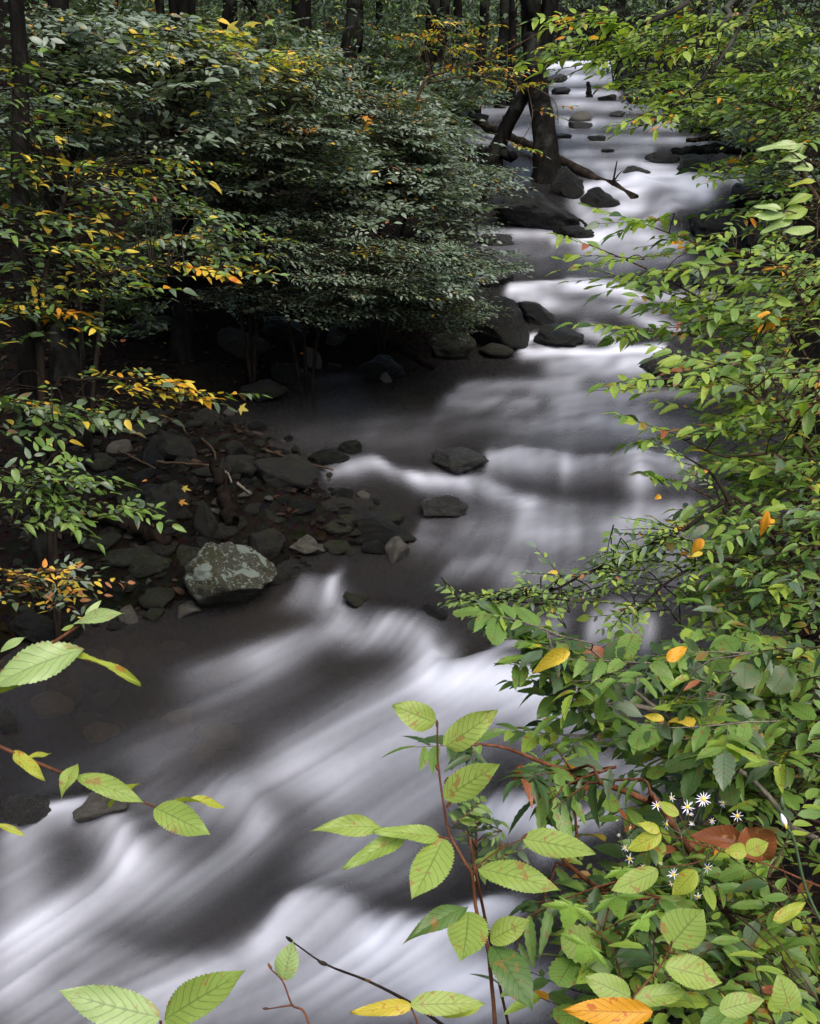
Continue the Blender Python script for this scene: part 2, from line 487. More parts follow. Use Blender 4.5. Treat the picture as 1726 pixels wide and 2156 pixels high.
FOAM = [  # polyline on the water, spread upstream, spread downstream, strength
    ([(1205, 92), (1260, 90)], 12, 14, 1.0), ([(1150, 134), (1300, 130)], 7, 14, .95), ([(1170, 163), (1290, 160)], 6, 14, .75), ([(1150, 192), (1300, 196)], 7, 10, .5),
    ([(1170, 214), (1400, 222)], 6, 16, .50), ([(1010, 232), (1110, 225)], 8, 20, .55), ([(1000, 285), (1110, 280)], 14, 22, .50), ([(1180, 252), (1420, 262)], 8, 12, .50), ([(1190, 284), (1480, 296)], 6, 12, .46),
    ([(1190, 318), (1370, 312)], 5, 12, .36), ([(1200, 345), (1330, 338), (1420, 352)], 8, 16, .55), ([(1280, 365), (1420, 368), (1560, 372)], 8, 14, .75),
    ([(1240, 398), (1340, 388), (1480, 390)], 14, 30, .85), ([(1350, 385), (1330, 430), (1260, 480)], 32, 34, .80), ([(1470, 400), (1420, 430), (1350, 480)], 18, 22, .55),
    ([(1215, 425), (1235, 450)], 12, 18, .55), ([(1020, 487), (1170, 482)], 5, 14, .85), ([(1230, 492), (1420, 500)], 16, 30, .62), ([(1040, 530), (1420, 545)], 25, 40, .20),
    ([(1000, 585), (1030, 578)], 6, 8, .6), ([(1075, 612), (1180, 602), (1320, 614)], 6, 15, .95), ([(1180, 600), (1200, 590), (1290, 598)], 6, 10, .6), ([(1320, 618), (1500, 612)], 6, 12, .55),
    ([(1150, 640), (1300, 655), (1430, 690)], 10, 16, .40), ([(1100, 628), (1240, 640), (1400, 650)], 8, 12, .38), ([(1230, 690), (1300, 720)], 14, 16, .62),
    ([(1105, 715), (1125, 705), (1160, 728)], 6, 12, .85), ([(1110, 738), (1270, 740), (1390, 728)], 6, 15, .90), ([(1170, 772), (1380, 762)], 16, 26, .58), ([(980, 815), (1200, 805)], 16, 22, .36),
    ([(950, 838), (1120, 842)], 9, 18, .42), ([(1180, 840), (1330, 810)], 20, 60, .28), ([(800, 880), (1350, 890)], 22, 40, .12),
    ([(690, 986), (780, 972), (880, 1000)], 5, 14, .72), ([(880, 1000), (1010, 1010), (1110, 1052)], 9, 22, .62), ([(1030, 950), (1140, 962), (1190, 958)], 5, 30, .56),
    ([(1190, 964), (1340, 956), (1460, 968)], 5, 34, .60), ([(1330, 960), (1350, 1010)], 14, 30, .42), ([(1110, 1055), (1250, 1070), (1440, 1060)], 14, 70, .40), ([(1000, 1080), (1200, 1120)], 20, 70, .28), ([(1300, 1120), (1420, 1150)], 30, 70, .28),
    ([(880, 1128), (960, 1150)], 8, 14, .34), ([(960, 1182), (1040, 1172), (1090, 1186)], 6, 18, .46), ([(1100, 1200), (1250, 1210)], 16, 40, .26),
    ([(712, 1208), (702, 1235)], 9, 14, .62), ([(640, 1236), (700, 1246), (738, 1300)], 9, 24, .58), ([(735, 1300), (660, 1330), (560, 1370)], 20, 40, .36), ([(560, 1370), (430, 1410)], 26, 46, .20),
    ([(760, 1318), (850, 1312), (930, 1352)], 10, 34, .58), ([(930, 1352), (910, 1390), (960, 1430)], 26, 34, .55), ([(930, 1415), (1060, 1425), (1180, 1440)], 20, 52, .82), ([(1040, 1380), (1110, 1330), (1180, 1300)], 16, 26, .36),
    ([(900, 1430), (780, 1490), (640, 1570)], 46, 70, .40), ([(1060, 1470), (900, 1560), (740, 1650)], 60, 80, .40), ([(1250, 1296), (1330, 1290), (1370, 1310)], 8, 40, .60), ([(1150, 1500), (1250, 1480)], 40, 60, .44),
    ([(1200, 1600), (1360, 1610)], 26, 60, .42), ([(1040, 1700), (1130, 1705), (1170, 1740)], 16, 50, .74), ([(1170, 1722), (1290, 1700)], 14, 34, .60), ([(960, 1640), (860, 1700), (700, 1790)], 44, 60, .28),
    ([(50, 1748), (120, 1722), (200, 1716), (258, 1745), (280, 1800)], 18, 34, .62), ([(285, 1810), (240, 1860), (150, 1910), (40, 1970)], 36, 60, .40), ([(60, 1800), (40, 1850)], 36, 60, .36), ([(100, 1950), (40, 2040)], 60, 90, .36),
    ([(470, 1660), (530, 1680), (555, 1725)], 16, 36, .30), ([(555, 1725), (500, 1790), (400, 1850)], 24, 50, .24), ([(330, 1800), (330, 1880)], 34, 80, .22),
    ([(560, 1975), (610, 1928), (665, 1904), (740, 1925), (800, 1955)], 14, 56, .66), ([(800, 1955), (900, 1968), (1000, 1935), (1080, 1900)], 13, 70, .74), ([(650, 1975), (800, 2010), (1000, 2030)], 34, 100, .48), ([(960, 2060), (1100, 2060)], 40, 80, .58),
    ([(190, 1995), (240, 1985), (330, 2020), (480, 2020)], 18, 70, .26), ([(60, 2090), (400, 2080), (700, 2070)], 60, 120, .30), ([(560, 2000), (430, 2060), (300, 2120)], 40, 60, .24),
    ([(700, 1860), (900, 1790)], 40, 60, .20), ([(560, 1630), (700, 1590), (880, 1510)], 34, 44, .20), ([(350, 1770), (480, 1650)], 30, 50, .14), ([(150, 1900), (500, 1900), (850, 1850)], 120, 120, .07), ([(500, 1700), (900, 1600)], 120, 120, .06), ([(150, 2120), (900, 2120)], 90, 120, .08),
    ([(620, 1400), (460, 1490), (330, 1590)], 50, 60, .15), ([(720, 1600), (500, 1640), (320, 1690)], 36, 60, .17), ([(300, 1560), (120, 1640)], 40, 50, .07),
    ([(900, 1005), (1020, 1004)], 4, 12, .40), ([(890, 1096), (990, 1096)], 4, 14, .28), ([(1168, 506), (1250, 505)], 4, 12, .5), ([(1355, 345), (1425, 346)], 4, 9, .5), ([(1100, 735), (1225, 735)], 5, 10, .6), ([(1360, 820), (1480, 824)], 6, 14, .3), ([(1190, 258), (1250, 258)], 3, 8, .5), ([(1320, 622), (1440, 625)], 4, 10, .5),
    ([(1090, 905), (1300, 880), (1420, 900)], 30, 50, .16), ([(640, 900), (900, 930)], 30, 40, .07),
    ([(765, 690), (770, 712)], 6, 12, .45), ([(700, 735), (745, 728)], 6, 12, .22), ([(640, 800), (760, 790)], 6, 8, .14),
]
BUMP = [  # swells over sunken stones (height in metres)
    ([(1075, 606), (1320, 606)], 10, 14, .05), ([(1330, 960), (1350, 980)], 24, 26, .05), ([(1100, 955), (1140, 958)], 28, 26, .04), ([(700, 970), (800, 968)], 16, 14, .03),
    ([(640, 1232), (710, 1240)], 20, 22, .05), ([(800, 1305), (900, 1320)], 26, 30, .05), ([(970, 1395), (1150, 1410)], 26, 36, .06), ([(1290, 1285), (1340, 1290)], 28, 30, .06),
    ([(90, 1740), (200, 1722), (255, 1760)], 40, 44, .06), ([(500, 1670), (540, 1700)], 34, 34, .03), ([(620, 1915), (720, 1915)], 44, 50, .06), ([(850, 1950), (1020, 1930)], 40, 44, .05), ([(1070, 1695), (1130, 1700)], 34, 36, .05),
    ([(940, 1355), (965, 1365)], 26, 26, -.07), ([(960, 1330), (1010, 1350)], 26, 26, -.04), ([(1340, 385), (1400, 420)], 18, 24, .08), ([(1270, 400), (1300, 420)], 14, 20, .07), ([(1180, 770), (1330, 765)], 14, 18, .03), ([(1240, 650), (1330, 670)], 14, 16, .04),
]
foam = np.zeros((NR, NC))
for pts, wa, wb, a in FOAM:
    s = stroke(pts, wa, wb, a)
    foam = 1 - (1 - foam) * (1 - np.clip(s, 0, .97))
wx_ = PXg + 60 * vnoise(PXg / 80 + 1, PYg / 34 + 2) + .35 * PYg; wy_ = PYg + 16 * vnoise(PXg / 60 + 5, PYg / 30 + 8) + .10 * PXg
pat = vnoise(wx_ / 70 + 3.3, wy_ / 13) + .6 * vnoise(wx_ / 28 + 9.1, wy_ / 8 + 4) + .5 * vnoise(wx_ / 150, wy_ / 30 + 7)
foam *= np.clip(1 + 1.15 * pat * (1 - sstep(1050, 1450, PYg)) * (1 - .5 * foam), .15, 1.6)
foam = np.clip(foam, 0, .98)
bump = np.zeros((NR, NC))
for pts, wa, wb, a in BUMP:
    bump += stroke(pts, wa * 1.3, wb * 1.3, a)

# flow over the surface: directions known at some places, spread by distance, then streaks drawn along it
FLOW = [(1230, 140, 0, 1), (1230, 240, -.2, 1), (1340, 360, -.1, 1), (1330, 440, -.6, 1), (1150, 500, -.2, 1), (1300, 540, -.1, 1), (1250, 650, .5, 1), (1280, 720, .3, 1), (1260, 800, -.3, 1), (1000, 840, -1, .5), (800, 860, -1, .25),
        (1300, 1000, .1, 1), (1100, 1000, .2, 1), (900, 1010, .5, .6), (780, 985, .5, .5), (1200, 1120, 0, 1), (950, 1180, -.6, .6), (700, 1250, -.3, 1), (620, 1340, -1, .45), (450, 1400, -1, .35), (880, 1360, -.8, .8), (1000, 1350, -.7, .8),
        (1050, 1450, -1, .30), (850, 1530, -1, .38), (600, 1640, -1, .5), (700, 1560, -1, .55), (400, 1500, -1, .3), (950, 1640, -1, .5), (820, 1720, -1, .85), (1100, 1720, -.6, .8), (650, 1820, -1, .8), (560, 1880, -1, .55), (520, 1720, -.5, 1), (420, 1850, -1, .7), (250, 1820, -.5, 1), (120, 1900, -1, .7), (150, 1760, -1, .1),
        (300, 2050, -1, .4), (150, 2080, -1, .7), (650, 1980, -1, .75), (520, 2060, -1, .45), (900, 2030, -.9, .5), (1250, 1350, -.2, 1), (1300, 1550, -.7, .7)]
fa = np.array(FLOW, float)
dirs = fa[:, 2:] / np.linalg.norm(fa[:, 2:], axis=1, keepdims=True)
num = np.zeros((NR, NC, 2)); den = np.zeros((NR, NC))
for (px, py, _, _), dv in zip(fa, dirs):
    s = 40 + .07 * max(py - 300, 0)
    w_ = 1.0 / (((PXg - px) / s) ** 2 + ((PYg - py) / s) ** 2 + .4) ** 1.6
    num += w_[..., None] * dv; den += w_
flow = num / den[..., None]
# to grid steps: row index rises with distance, column index with x
dPYr = np.gradient(PYg, axis=0); dPXc = np.gradient(PXg, axis=1); dPXr = np.gradient(PXg, axis=0)
vi = flow[..., 1] / np.where(np.abs(dPYr) < .3, -.3, dPYr)
vj = (flow[..., 0] - vi * dPXr) / np.maximum(dPXc, .3)
nrm = np.sqrt(vi ** 2 + vj ** 2) + 1e-6
vi /= nrm; vj /= nrm
_PATH = {}
def paths(steps):
    """flow lines through every surface node, up and down stream"""
    I, J = np.meshgrid(np.arange(NR, dtype=np.float32), np.arange(NC, dtype=np.float32), indexing='ij')
    v2 = np.stack([vi, vj], -1).astype(np.float32).reshape(-1, 2)
    for sgn in (1, -1):
        i = I.copy(); j = J.copy(); rec = []
        for k in range(steps):
            f = np.clip(np.rint(i), 0, NR - 1).astype(np.int32) * NC + np.clip(np.rint(j), 0, NC - 1).astype(np.int32)
            if k: rec.append(f)
            q = v2[f]
            i += sgn * q[..., 0]; j += sgn * q[..., 1]
        _PATH[sgn] = rec
paths(46)
def lic(src, steps, both=True):
    acc = src.astype(np.float32).copy(); wsum = 1.0; flat = src.astype(np.float32).ravel()
    for sgn in ((1, -1) if both else (-1,)):
        for k in range(min(steps, len(_PATH[sgn]))):
            w_ = math.cos(.5 * math.pi * (k + 1) / (steps + 1))
            acc += w_ * flat[_PATH[sgn][k]]; wsum += w_
    return acc / wsum
def blur(a, n):
    h = n // 2
    for ax in (0, 1):
        p = np.pad(a, [(h + 1, h) if k == ax else (0, 0) for k in (0, 1)], 'edge')
        c = np.cumsum(p, axis=ax)
        m_ = a.shape[ax]
        a = (np.take(c, range(n, n + m_), axis=ax) - np.take(c, range(0, m_), axis=ax)) / n
    return a
rg = np.random.default_rng(11)
st_f = lic(blur(rg.random((NR, NC)) - .5, 3), 30)
st_c = lic(blur(rg.random((NR, NC)) - .5, 9), 46)
st_s = lic(blur(rg.random((NR, NC)) - .5, 5), 12); st_s /= st_s.std()
st_f /= st_f.std(); st_c /= st_c.std()
fz_ = sstep(700, 1250, PYg)
st_c = st_c * fz_ + st_s * (1 - fz_) * .4; st_f = st_f * (.2 + .8 * fz_)
foam_n = lic(foam, 9, False) * .6 + lic(foam, 4) * .4
fz_ = sstep(700, 1250, PYg)
foam_s = foam_n * fz_ + (lic(foam, 3, False) * .5 + foam * .5) * (1 - fz_)
sw = lic(blur(rg.random((NR, NC)) - .5, 21), 18); sw /= sw.std()
act = np.clip(foam_s * 1.6, .06, 1) * np.clip(1.25 - foam_s, .3, 1)
foam_f = np.clip(foam_s + act * (.060 * st_f + .035 * st_c + .050 * sw * fz_), 0, 1)
foam_f = np.clip(.93 * (foam_f * (1 - .04 * sstep(1250, 1500, PYg))) ** 1.42 + .012 * (st_c > -9), 0, .93)
WZ = zw(WY) + bump + .003 * np.clip(foam_s * 2, .15, 1) * st_c * np.interp(WY, [2, 10, 30], [.7, 1.2, 2.2]) + .0025 * st_f * np.clip(foam_s * 2, .2, 1)
idx = np.arange(NR * NC).reshape(NR, NC)
Fq = np.stack([idx[:-1, :-1], idx[:-1, 1:], idx[1:, 1:], idx[1:, :-1]], -1).reshape(-1, 4)
wme = mesh_np('stream_water', np.stack([WX, WY, WZ], -1).reshape(-1, 3), [Fq])
at_ = wme.attributes.new('foam', 'FLOAT', 'POINT')
at_.data.foreach_set('value', foam_f.ravel().astype(np.float32))
def water_material():
    m, nt, N, L = new_mat('silky_stream_water')
    a = N.new('ShaderNodeAttribute'); a.attribute_name = 'foam'
    tc = N.new('ShaderNodeTexCoord')
    n1 = noise_n(nt, 1.4, 3, .5, tc.outputs['Object'])
    c = ramp(nt, n1.outputs['Fac'], [(.35, (.013, .0115, .0095)), (.7, (.028, .0225, .016))]).outputs['Color']
    w = N.new('ShaderNodeBsdfPrincipled'); L.new(c, w.inputs['Base Color'])
    w.inputs['Roughness'].default_value = .24; w.inputs['IOR'].default_value = 1.33
    w.inputs['Specular IOR Level'].default_value = .35
    tr = N.new('ShaderNodeBsdfTransparent'); tr.inputs['Color'].default_value = (.72, .60, .42, 1)
    mx = N.new('ShaderNodeMixShader'); mx.inputs[0].default_value = .58
    L.new(w.outputs[0], mx.inputs[1]); L.new(tr.outputs[0], mx.inputs[2])
    f = N.new('ShaderNodeBsdfPrincipled')
    f.inputs['Base Color'].default_value = (.76, .785, .865, 1); f.inputs['Roughness'].default_value = .55
    f.inputs['Specular IOR Level'].default_value = .25
    m2 = N.new('ShaderNodeMixShader')
    L.new(a.outputs['Fac'], m2.inputs[0]); L.new(mx.outputs[0], m2.inputs[1]); L.new(f.outputs[0], m2.inputs[2])
    out_surface(nt, m2.outputs[0])
    return m
wme.materials.append(water_material())
water = link('stream_water', wme)
tag(water, 'silky white and dark stream water flowing over stone steps', None, None, 'structure')
# ================================================================== ROCKS
M_ROCK_DARK = rock_material('wet_dark_rock', (.0022, .0022, .002), (.0085, .008, .0072), moss_amt=.3, wet=.30, speck=.05, spec=.30)
M_ROCK_GREY = rock_material('grey_brown_rock', (.006, .0057, .0048), (.022, .0205, .0172), moss_amt=.5, wet=.5, speck=.10, spec=.2)
M_ROCK_WET = rock_material('glistening_wet_rock', (.008, .008, .0075), (.038, .036, .033), moss_amt=.25, wet=.24, speck=.5, spec=.4)
M_ROCK_MOSS = rock_material('mossy_rock', (.010, .010, .0075), (.034, .033, .025), moss=(.022, .026, .009), moss_amt=.95, wet=.6, speck=.45, spec=.15)
M_ROCK_LICHEN = rock_material('lichen_rock', (.015, .015, .010), (.055, .052, .038), moss=(.036, .036, .012), moss_amt=.8, wet=.6, lichen=.9, speck=.6)
M_ROCK_PALE = rock_material('pale_rock', (.04, .037, .03), (.115, .105, .088), moss_amt=.4, wet=.6, speck=.5)
M_ROCK_RUST = rock_material('rust_rock', (.10, .05, .025), (.22, .12, .06), moss_amt=.1, wet=.6)

def rock_mesh(name, seed, mat, sub=4, planes=13, bump_=.11, flat=.0):
    rr = random.Random(seed)
    bm = bmesh.new()
    bmesh.ops.create_icosphere(bm, subdivisions=sub, radius=1.0)
    pl = []
    for _ in range(planes):
        n = Vector((rr.gauss(0, 1), rr.gauss(0, 1), rr.gauss(0, .9))).normalized()
        pl.append((n, rr.uniform(.46, .82)))
    off = Vector((seed * 3.1, seed * 1.7, 0))
    for v in bm.verts:
        p = v.co.copy()
        for n, dd in pl:
            k = p.dot(n) - dd
            if k > 0:
                p -= n * k * .985
        q = p.normalized()
        f = mnoise.fractal(p * 1.3 + off, 1.0, 2.1, 5)
        g = mnoise.fractal(p * 5.0 + off, 1.0, 2.1, 3)
        p += q * (f * bump_ * 1.5 + g * bump_ * .55)
        v.co = p
    mx = [max(abs(v.co[k]) for v in bm.verts) for k in range(3)]
    for v in bm.verts:
        v.co = Vector((v.co[0] / mx[0], v.co[1] / mx[1], v.co[2] / mx[2]))
    me = bpy.data.meshes.new(name)
    bm.to_mesh(me); bm.free()
    for p in me.polygons:
        p.use_smooth = True
    me.materials.append(mat)
    return me

def put_rock(name, me, cx, cy, w, h, label, group=None, rot=0, deep=.8, tilt=0.0, sink=.12, cat='rock', yaw=None, dz=0.0):
    """cx, cy, w, h: where the stone shows in the measured frame"""
    b = at_ground(cx, cy + h / 2)
    d = (b - CAM) @ FWD
    m = d / FPX
    wm = w * m
    dist = math.hypot(b[0] - CAM[0], b[1])
    dep = math.atan2(CAM[2] - b[2], dist)
    dm = wm * deep
    hm = max((h * m - dm * math.sin(dep) * .55) / max(math.cos(dep), .3), .40 * wm)
    away = unit(np.array([b[0] - CAM[0], b[1], 0]))
    c = b + away * dm * .42
    o = bpy.data.objects.new(name, me)
    COL.objects.link(o)
    o.location = (c[0], c[1], b[2] + hm * (.44 - sink) + dz)
    o.scale = (wm / 2 * 1.02, dm / 2, hm * .56)
    o.rotation_euler = (tilt, R(rot), -math.atan2(away[0], away[1]) if yaw is None else yaw)
    tag(o, label, cat, group)
    return o

D, G, WT, MO, LI, PA, RU = M_ROCK_DARK, M_ROCK_GREY, M_ROCK_WET, M_ROCK_MOSS, M_ROCK_LICHEN, M_ROCK_PALE, M_ROCK_RUST
BIG = [  # cx, cy, w, h, material, roll, label
    (485, 1206, 204, 196, LI, 10, 'large boulder with pale green lichen patches at the dark pool edge'),
    (556, 1150, 100, 95, G, 0, 'smooth dark grey boulder right behind the lichen-covered boulder'),
    (642, 1146, 78, 62, PA, 0, 'pale speckled mossy stone at the water, right of the smooth grey boulder'),
    (305, 1182, 122, 86, MO, 0, 'rounded mossy boulder left of the lichen-covered boulder'),
    (400, 1168, 84, 66, MO, 0, 'brownish mossy stone wedged between mossy and lichen-covered boulders'),
    (214, 1142, 92, 52, MO, 0, 'low rounded stone above the rounded mossy boulder'),
    (800, 1122, 156, 66, D, 6, 'long flat black wet rock at the tip of the gravel bar'),
    (702, 1102, 96, 46, MO, 4, 'flat olive stone behind the pale speckled stone'),
    (716, 1068, 100, 40, G, 0, 'flat grey slab just behind the long black wet rock'),
    (572, 1086, 52, 40, MO, 0, 'small oval stone above the smooth grey boulder'),
    (545, 1100, 46, 28, G, 0, 'small flat stone left of the oval stone on the bar'),
    (358, 1042, 116, 124, G, -16, 'big slanted slab of grey rock in the middle of the left bank'),
    (432, 1088, 54, 90, G, -8, 'upright narrow grey stone beside the rotten log'),
    (372, 938, 118, 78, G, 18, 'sloping grey slab high on the left bank under yellow leaves'),
    (492, 980, 100, 34, G, 4, 'low flat stone below the sloping grey slab'),
    (600, 1010, 150, 56, G, 8, 'broad dark slab lying across the gravel bar'),
    (690, 958, 92, 48, D, 0, 'wet dark rock with water trickling over it at the bar end'),
    (742, 944, 62, 46, D, 0, 'small rounded dark rock at the head of the little white chute'),
    (962, 974, 130, 58, WT, 8, 'glistening wet rock in mid stream with water bending round it'),
    (938, 1066, 108, 62, WT, 0, 'glistening block in mid stream below the wet rock'),
    (612, 776, 84, 66, G, 14, 'angular dark stone at the back of the still pool'),
    (548, 818, 122, 62, G, 4, 'wide dark stone at the left edge of the still pool'),
    (662, 748, 46, 62, PA, -8, 'upright brown stone beside the small side trickle'),
    (800, 768, 112, 66, D, 0, 'black boulder with sticks on it at the back of the still pool'),
    (812, 793, 27, 25, PA, 0, 'small white stone at the foot of the black boulder'),
    (1046, 672, 136, 144, D, 0, 'tall black boulder at the foot of the hanging shrub'),
    (956, 722, 116, 74, MO, 4, 'mossy boulder left of the tall black boulder'),
    (1042, 744, 76, 24, MO, 0, 'low mossy ledge rock under the tall black boulder'),
    (1134, 662, 116, 60, D, 14, 'sloping black rock behind the tall black boulder'),
    (1162, 702, 134, 68, D, 10, 'flat black rock with white water spilling on both sides'),
    (1118, 436, 206, 112, D, 4, 'big black boulder below the leaning tree trunks'),
    (1190, 378, 76, 72, D, 0, 'black rock right behind the big black boulder, under the log'),
    (1206, 487, 88, 34, D, 0, 'small black rock with a stick on it below the big black boulder'),
    (1270, 416, 100, 52, D, 4, 'dark rock under the broken end of the fallen log'),
    (1040, 504, 86, 30, WT, 0, 'low wet rock with a pale end beside the left bank'),
    (1050, 584, 84, 48, WT, 0, 'dark wet rock at the left of the upper ledge'),
    (1390, 327, 80, 34, WT, 0, 'dark angular rock in mid stream above the white chute'),
    (1455, 346, 66, 32, D, 0, 'dark rock under the tip of the right-hand log'),
    (1516, 340, 76, 44, WT, 0, 'rounded grey rock in front of the right-hand log'),
    (1342, 364, 62, 16, WT, 0, 'half-sunken rock in the white water above the chute'),
    (1496, 460, 148, 96, D, -4, 'big dark rock on the right of the white chute'),
    (1600, 500, 200, 110, D, 0, 'wide dark boulder behind the right shrub'),
    (1580, 412, 110, 34, D, 0, 'flat dark rock above the wide dark boulder'),
    (1372, 594, 150, 56, WT, 0, 'low dark rock below the light green spray of leaves'),
    (1510, 590, 110, 52, D, 0, 'smooth black rock right of the low dark rock'),
    (1418, 764, 150, 112, WT, 0, 'large grey-patched boulder at the right of the white fan'),
    (1222, 244, 52, 24, PA, 0, 'brown two-humped rock in the upper stream'),
    (1188, 284, 40, 16, D, 0, 'dark rock just right of the leaning tree trunk'),
    (1256, 292, 40, 10, D, 0, 'low dark rock in front of the brown two-humped rock'),
    (1220, 266, 54, 10, WT, 0, 'thin wet rock between brown and dark upstream rocks'),
    (1276, 206, 42, 13, D, 0, 'small rounded rock in the upper stream below the far falls'),
    (1178, 192, 46, 15, D, 0, 'dark rock at the left of the upper stream'),
    (1170, 164, 50, 22, WT, 0, 'grey rock beside the far white falls'),
    (1325, 156, 48, 22, D, 0, 'dark rock at the right of the far white falls'),
    (1340, 205, 66, 28, D, 0, 'dark bank rock on the right of the upper stream'),
    (1300, 241, 36, 10, WT, 0, 'low wet rock right of the brown two-humped rock'),
    (1345, 262, 34, 8, WT, 0, 'thin rock under the hanging yellow-green leaves'),
    (1280, 316, 30, 11, WT, 0, 'rounded half-drowned rock in the quiet upper water'),
    (1070, 250, 36, 12, WT, 0, 'rock seen between the two leaning trunks'),
    (212, 1728, 132, 78, PA, 0, 'speckled mossy rock with water curling round it, lower left'),
    (58, 1728, 124, 70, WT, 0, 'dark wet rock left of the speckled mossy rock'),
    (22, 1510, 50, 80, WT, 0, 'dark rock at the left edge of the brown pool'),
    (98, 1342, 168, 42, D, 0, 'long dark ledge rock at the left pool edge below the small yellow shrub'),
    (612, 1214, 54, 30, D, 0, 'small dark wedge stone right of the lichen-covered boulder'),
    (710, 1156, 66, 28, MO, 0, 'low olive stone at the water below the black wet rock'),
    (790, 1156, 68, 26, D, 0, 'low dark stone at the water in front of the black wet rock'),
    (745, 1262, 56, 44, MO, 0, 'drowned olive rock right of the small white fall'),
    (905, 1296, 76, 28, D, 0, 'drowned dark rock above the bright lower cascade'),
    (1288, 1420, 96, 58, MO, 0, 'drowned rock behind the leaves of the long right-hand branch'),
    (1375, 205, 40, 18, D, 0, 'small dark rock on the right bank of the upper stream'),
    (1062, 198, 40, 14, D, 0, 'dark rock on the left bank of the upper stream'),
    (1000, 246, 60, 22, D, 0, 'dark rock at the upper end of the fallen log'),
    (1200, 398, 60, 40, D, 0, 'dark stone in the gap between the log and the big black boulder'),
]
for i, (cx, cy, w, h, mt, rot, lab) in enumerate(BIG):
    sub = 5 if w > 180 else 4 if w * h > 2500 else 3
    put_rock('rock', rock_mesh('rock', 40 + i, mt, sub, 6 if mt is LI else 13), cx, cy, w, h, lab, None, rot, deep=.85 if cy > 500 else .7, dz=.05 if cy == 1728 else .03 if mt is LI else 0)

# cobbles of the gravel bar: shared meshes, each an object
cob = [rock_mesh('cobble', 300 + k, [G, D, MO, G, D, MO, G, PA][k], 3, 11, .10) for k in range(8)]
SHORT = ['the lichen-covered boulder', 'the smooth grey boulder', 'the pale speckled stone', 'the rounded mossy boulder', 'the brownish wedged stone', 'the low rounded stone', 'the long black wet rock', 'the flat olive stone', 'the flat grey slab',
         'the small oval stone', 'the small flat stone', 'the big slanted slab', 'the upright narrow stone', 'the sloping grey slab', 'the low flat stone', 'the broad dark slab', 'the wet dark rock', 'the small rounded dark rock', 'the mid-stream wet rock', 'the mid-stream block']
CMAT = ['grey', 'dark', 'olive', 'grey', 'black', 'mossy', 'grey-brown', 'pale']
def beside(px, py):
    k = min(range(len(SHORT)), key=lambda i: (BIG[i][0] - px) ** 2 + (1.6 * (BIG[i][1] - py)) ** 2)
    dx, dy = px - BIG[k][0], 1.6 * (py - BIG[k][1])
    far = math.hypot(dx, dy) > 110
    if abs(dx) > abs(dy): rel = 'left of' if dx < 0 else 'right of'
    else: rel = 'behind' if dy < 0 else 'in front of'
    return ('some way ' if far else 'just ') + rel + ' ' + SHORT[k]
rs = random.Random(5)
ncob = 0
spots = []
for _ in range(6000):
    if ncob >= 300: break
    px = rs.uniform(30, 900); py = rs.uniform(860, 1330)
    # along the bar, densest at the water
    b = at_ground(px, py)
    dl = float(xl(b[1]) - b[0])
    if dl < -.12 or dl > 2.6: continue
    if rs.random() > math.exp(-max(dl, 0) * .30): continue
    w = rs.choice([22, 28, 34, 40, 48, 58, 70, 84, 96]) * (.6 + .4 * (py - 800) / 500)
    if any((px - a) ** 2 + ((py - c) * 1.5) ** 2 < ((w + e) * .36) ** 2 for a, c, e in spots): continue
    spots.append((px, py, w))
    kc = rs.randrange(8); hh = w * rs.uniform(.5, .75)
    size = 'tiny' if w < 18 else 'small' if w < 30 else 'fist-sized' if w < 44 else 'broad'
    lab = f"{size} {CMAT[kc]} cobble {'at the water' if dl < .3 else 'on the bar'} {beside(px, py)}"
    put_rock('cobble', cob[kc], px, py, w, hh, lab, 'cobbles of the left gravel bar', rs.uniform(-20, 20), deep=rs.uniform(.6, 1.1), sink=.2, cat='cobble', yaw=rs.uniform(0, 6))
    ncob += 1
# a few rust and pale stones that stand out
put_rock('rock', rock_mesh('rock', 501, RU, 3), 358, 1152, 26, 26, 'small rust-coloured stone between the mossy boulders', None, 20)
for i, (px, py, w, lab) in enumerate([(700, 770, 40, 'stone in the mouth of the side trickle'), (640, 790, 60, 'dark stone in the shade behind the pool'), (700, 705, 90, 'flat wet rock beside the side trickle'),
                         (600, 690, 110, 'dark bank boulder in the shade of the shrubs'), (520, 720, 130, 'large shaded boulder right of the dark bank trunk'), (330, 690, 110, 'shaded grey boulder left of the dark bank trunk'), (730, 690, 60, 'dark stone left of the little side fall'), (1480, 262, 60, 'dark bank rock above the right-hand log'), (1570, 300, 90, 'rock among roots on the right bank'), (1420, 232, 46, 'rock at the bend of the upper right bank')]):
    put_rock('rock', rock_mesh('rock', 520 + i, [G, D, WT, D, G, G, D, D, G, D][i], 3), px, py, w, w * .6, lab, None, (i * 37) % 30 - 15)

# stones seen through the brown water of the near pool
bedm = [rock_mesh('bed_stone', 400 + k, [G, PA, MO, PA, G][k], 2, 6, .1) for k in range(5)]
for k in range(44):
    px = rs.uniform(60, 480); py = rs.uniform(1340, 1620)
    b = hit(px, py, zg)
    w = rs.uniform(.04, .12)
    o = bpy.data.objects.new('bed_stone', bedm[rs.randrange(5)]); COL.objects.link(o)
    o.location = (b[0], b[1], b[2] + w * .1); o.scale = (w, w * rs.uniform(.6, 1), w * .5); o.rotation_euler = (0, 0, rs.uniform(0, 6))
    tag(o, 'brown stone on the bed of the near pool under clear water', 'stone', 'stones on the pool bed')

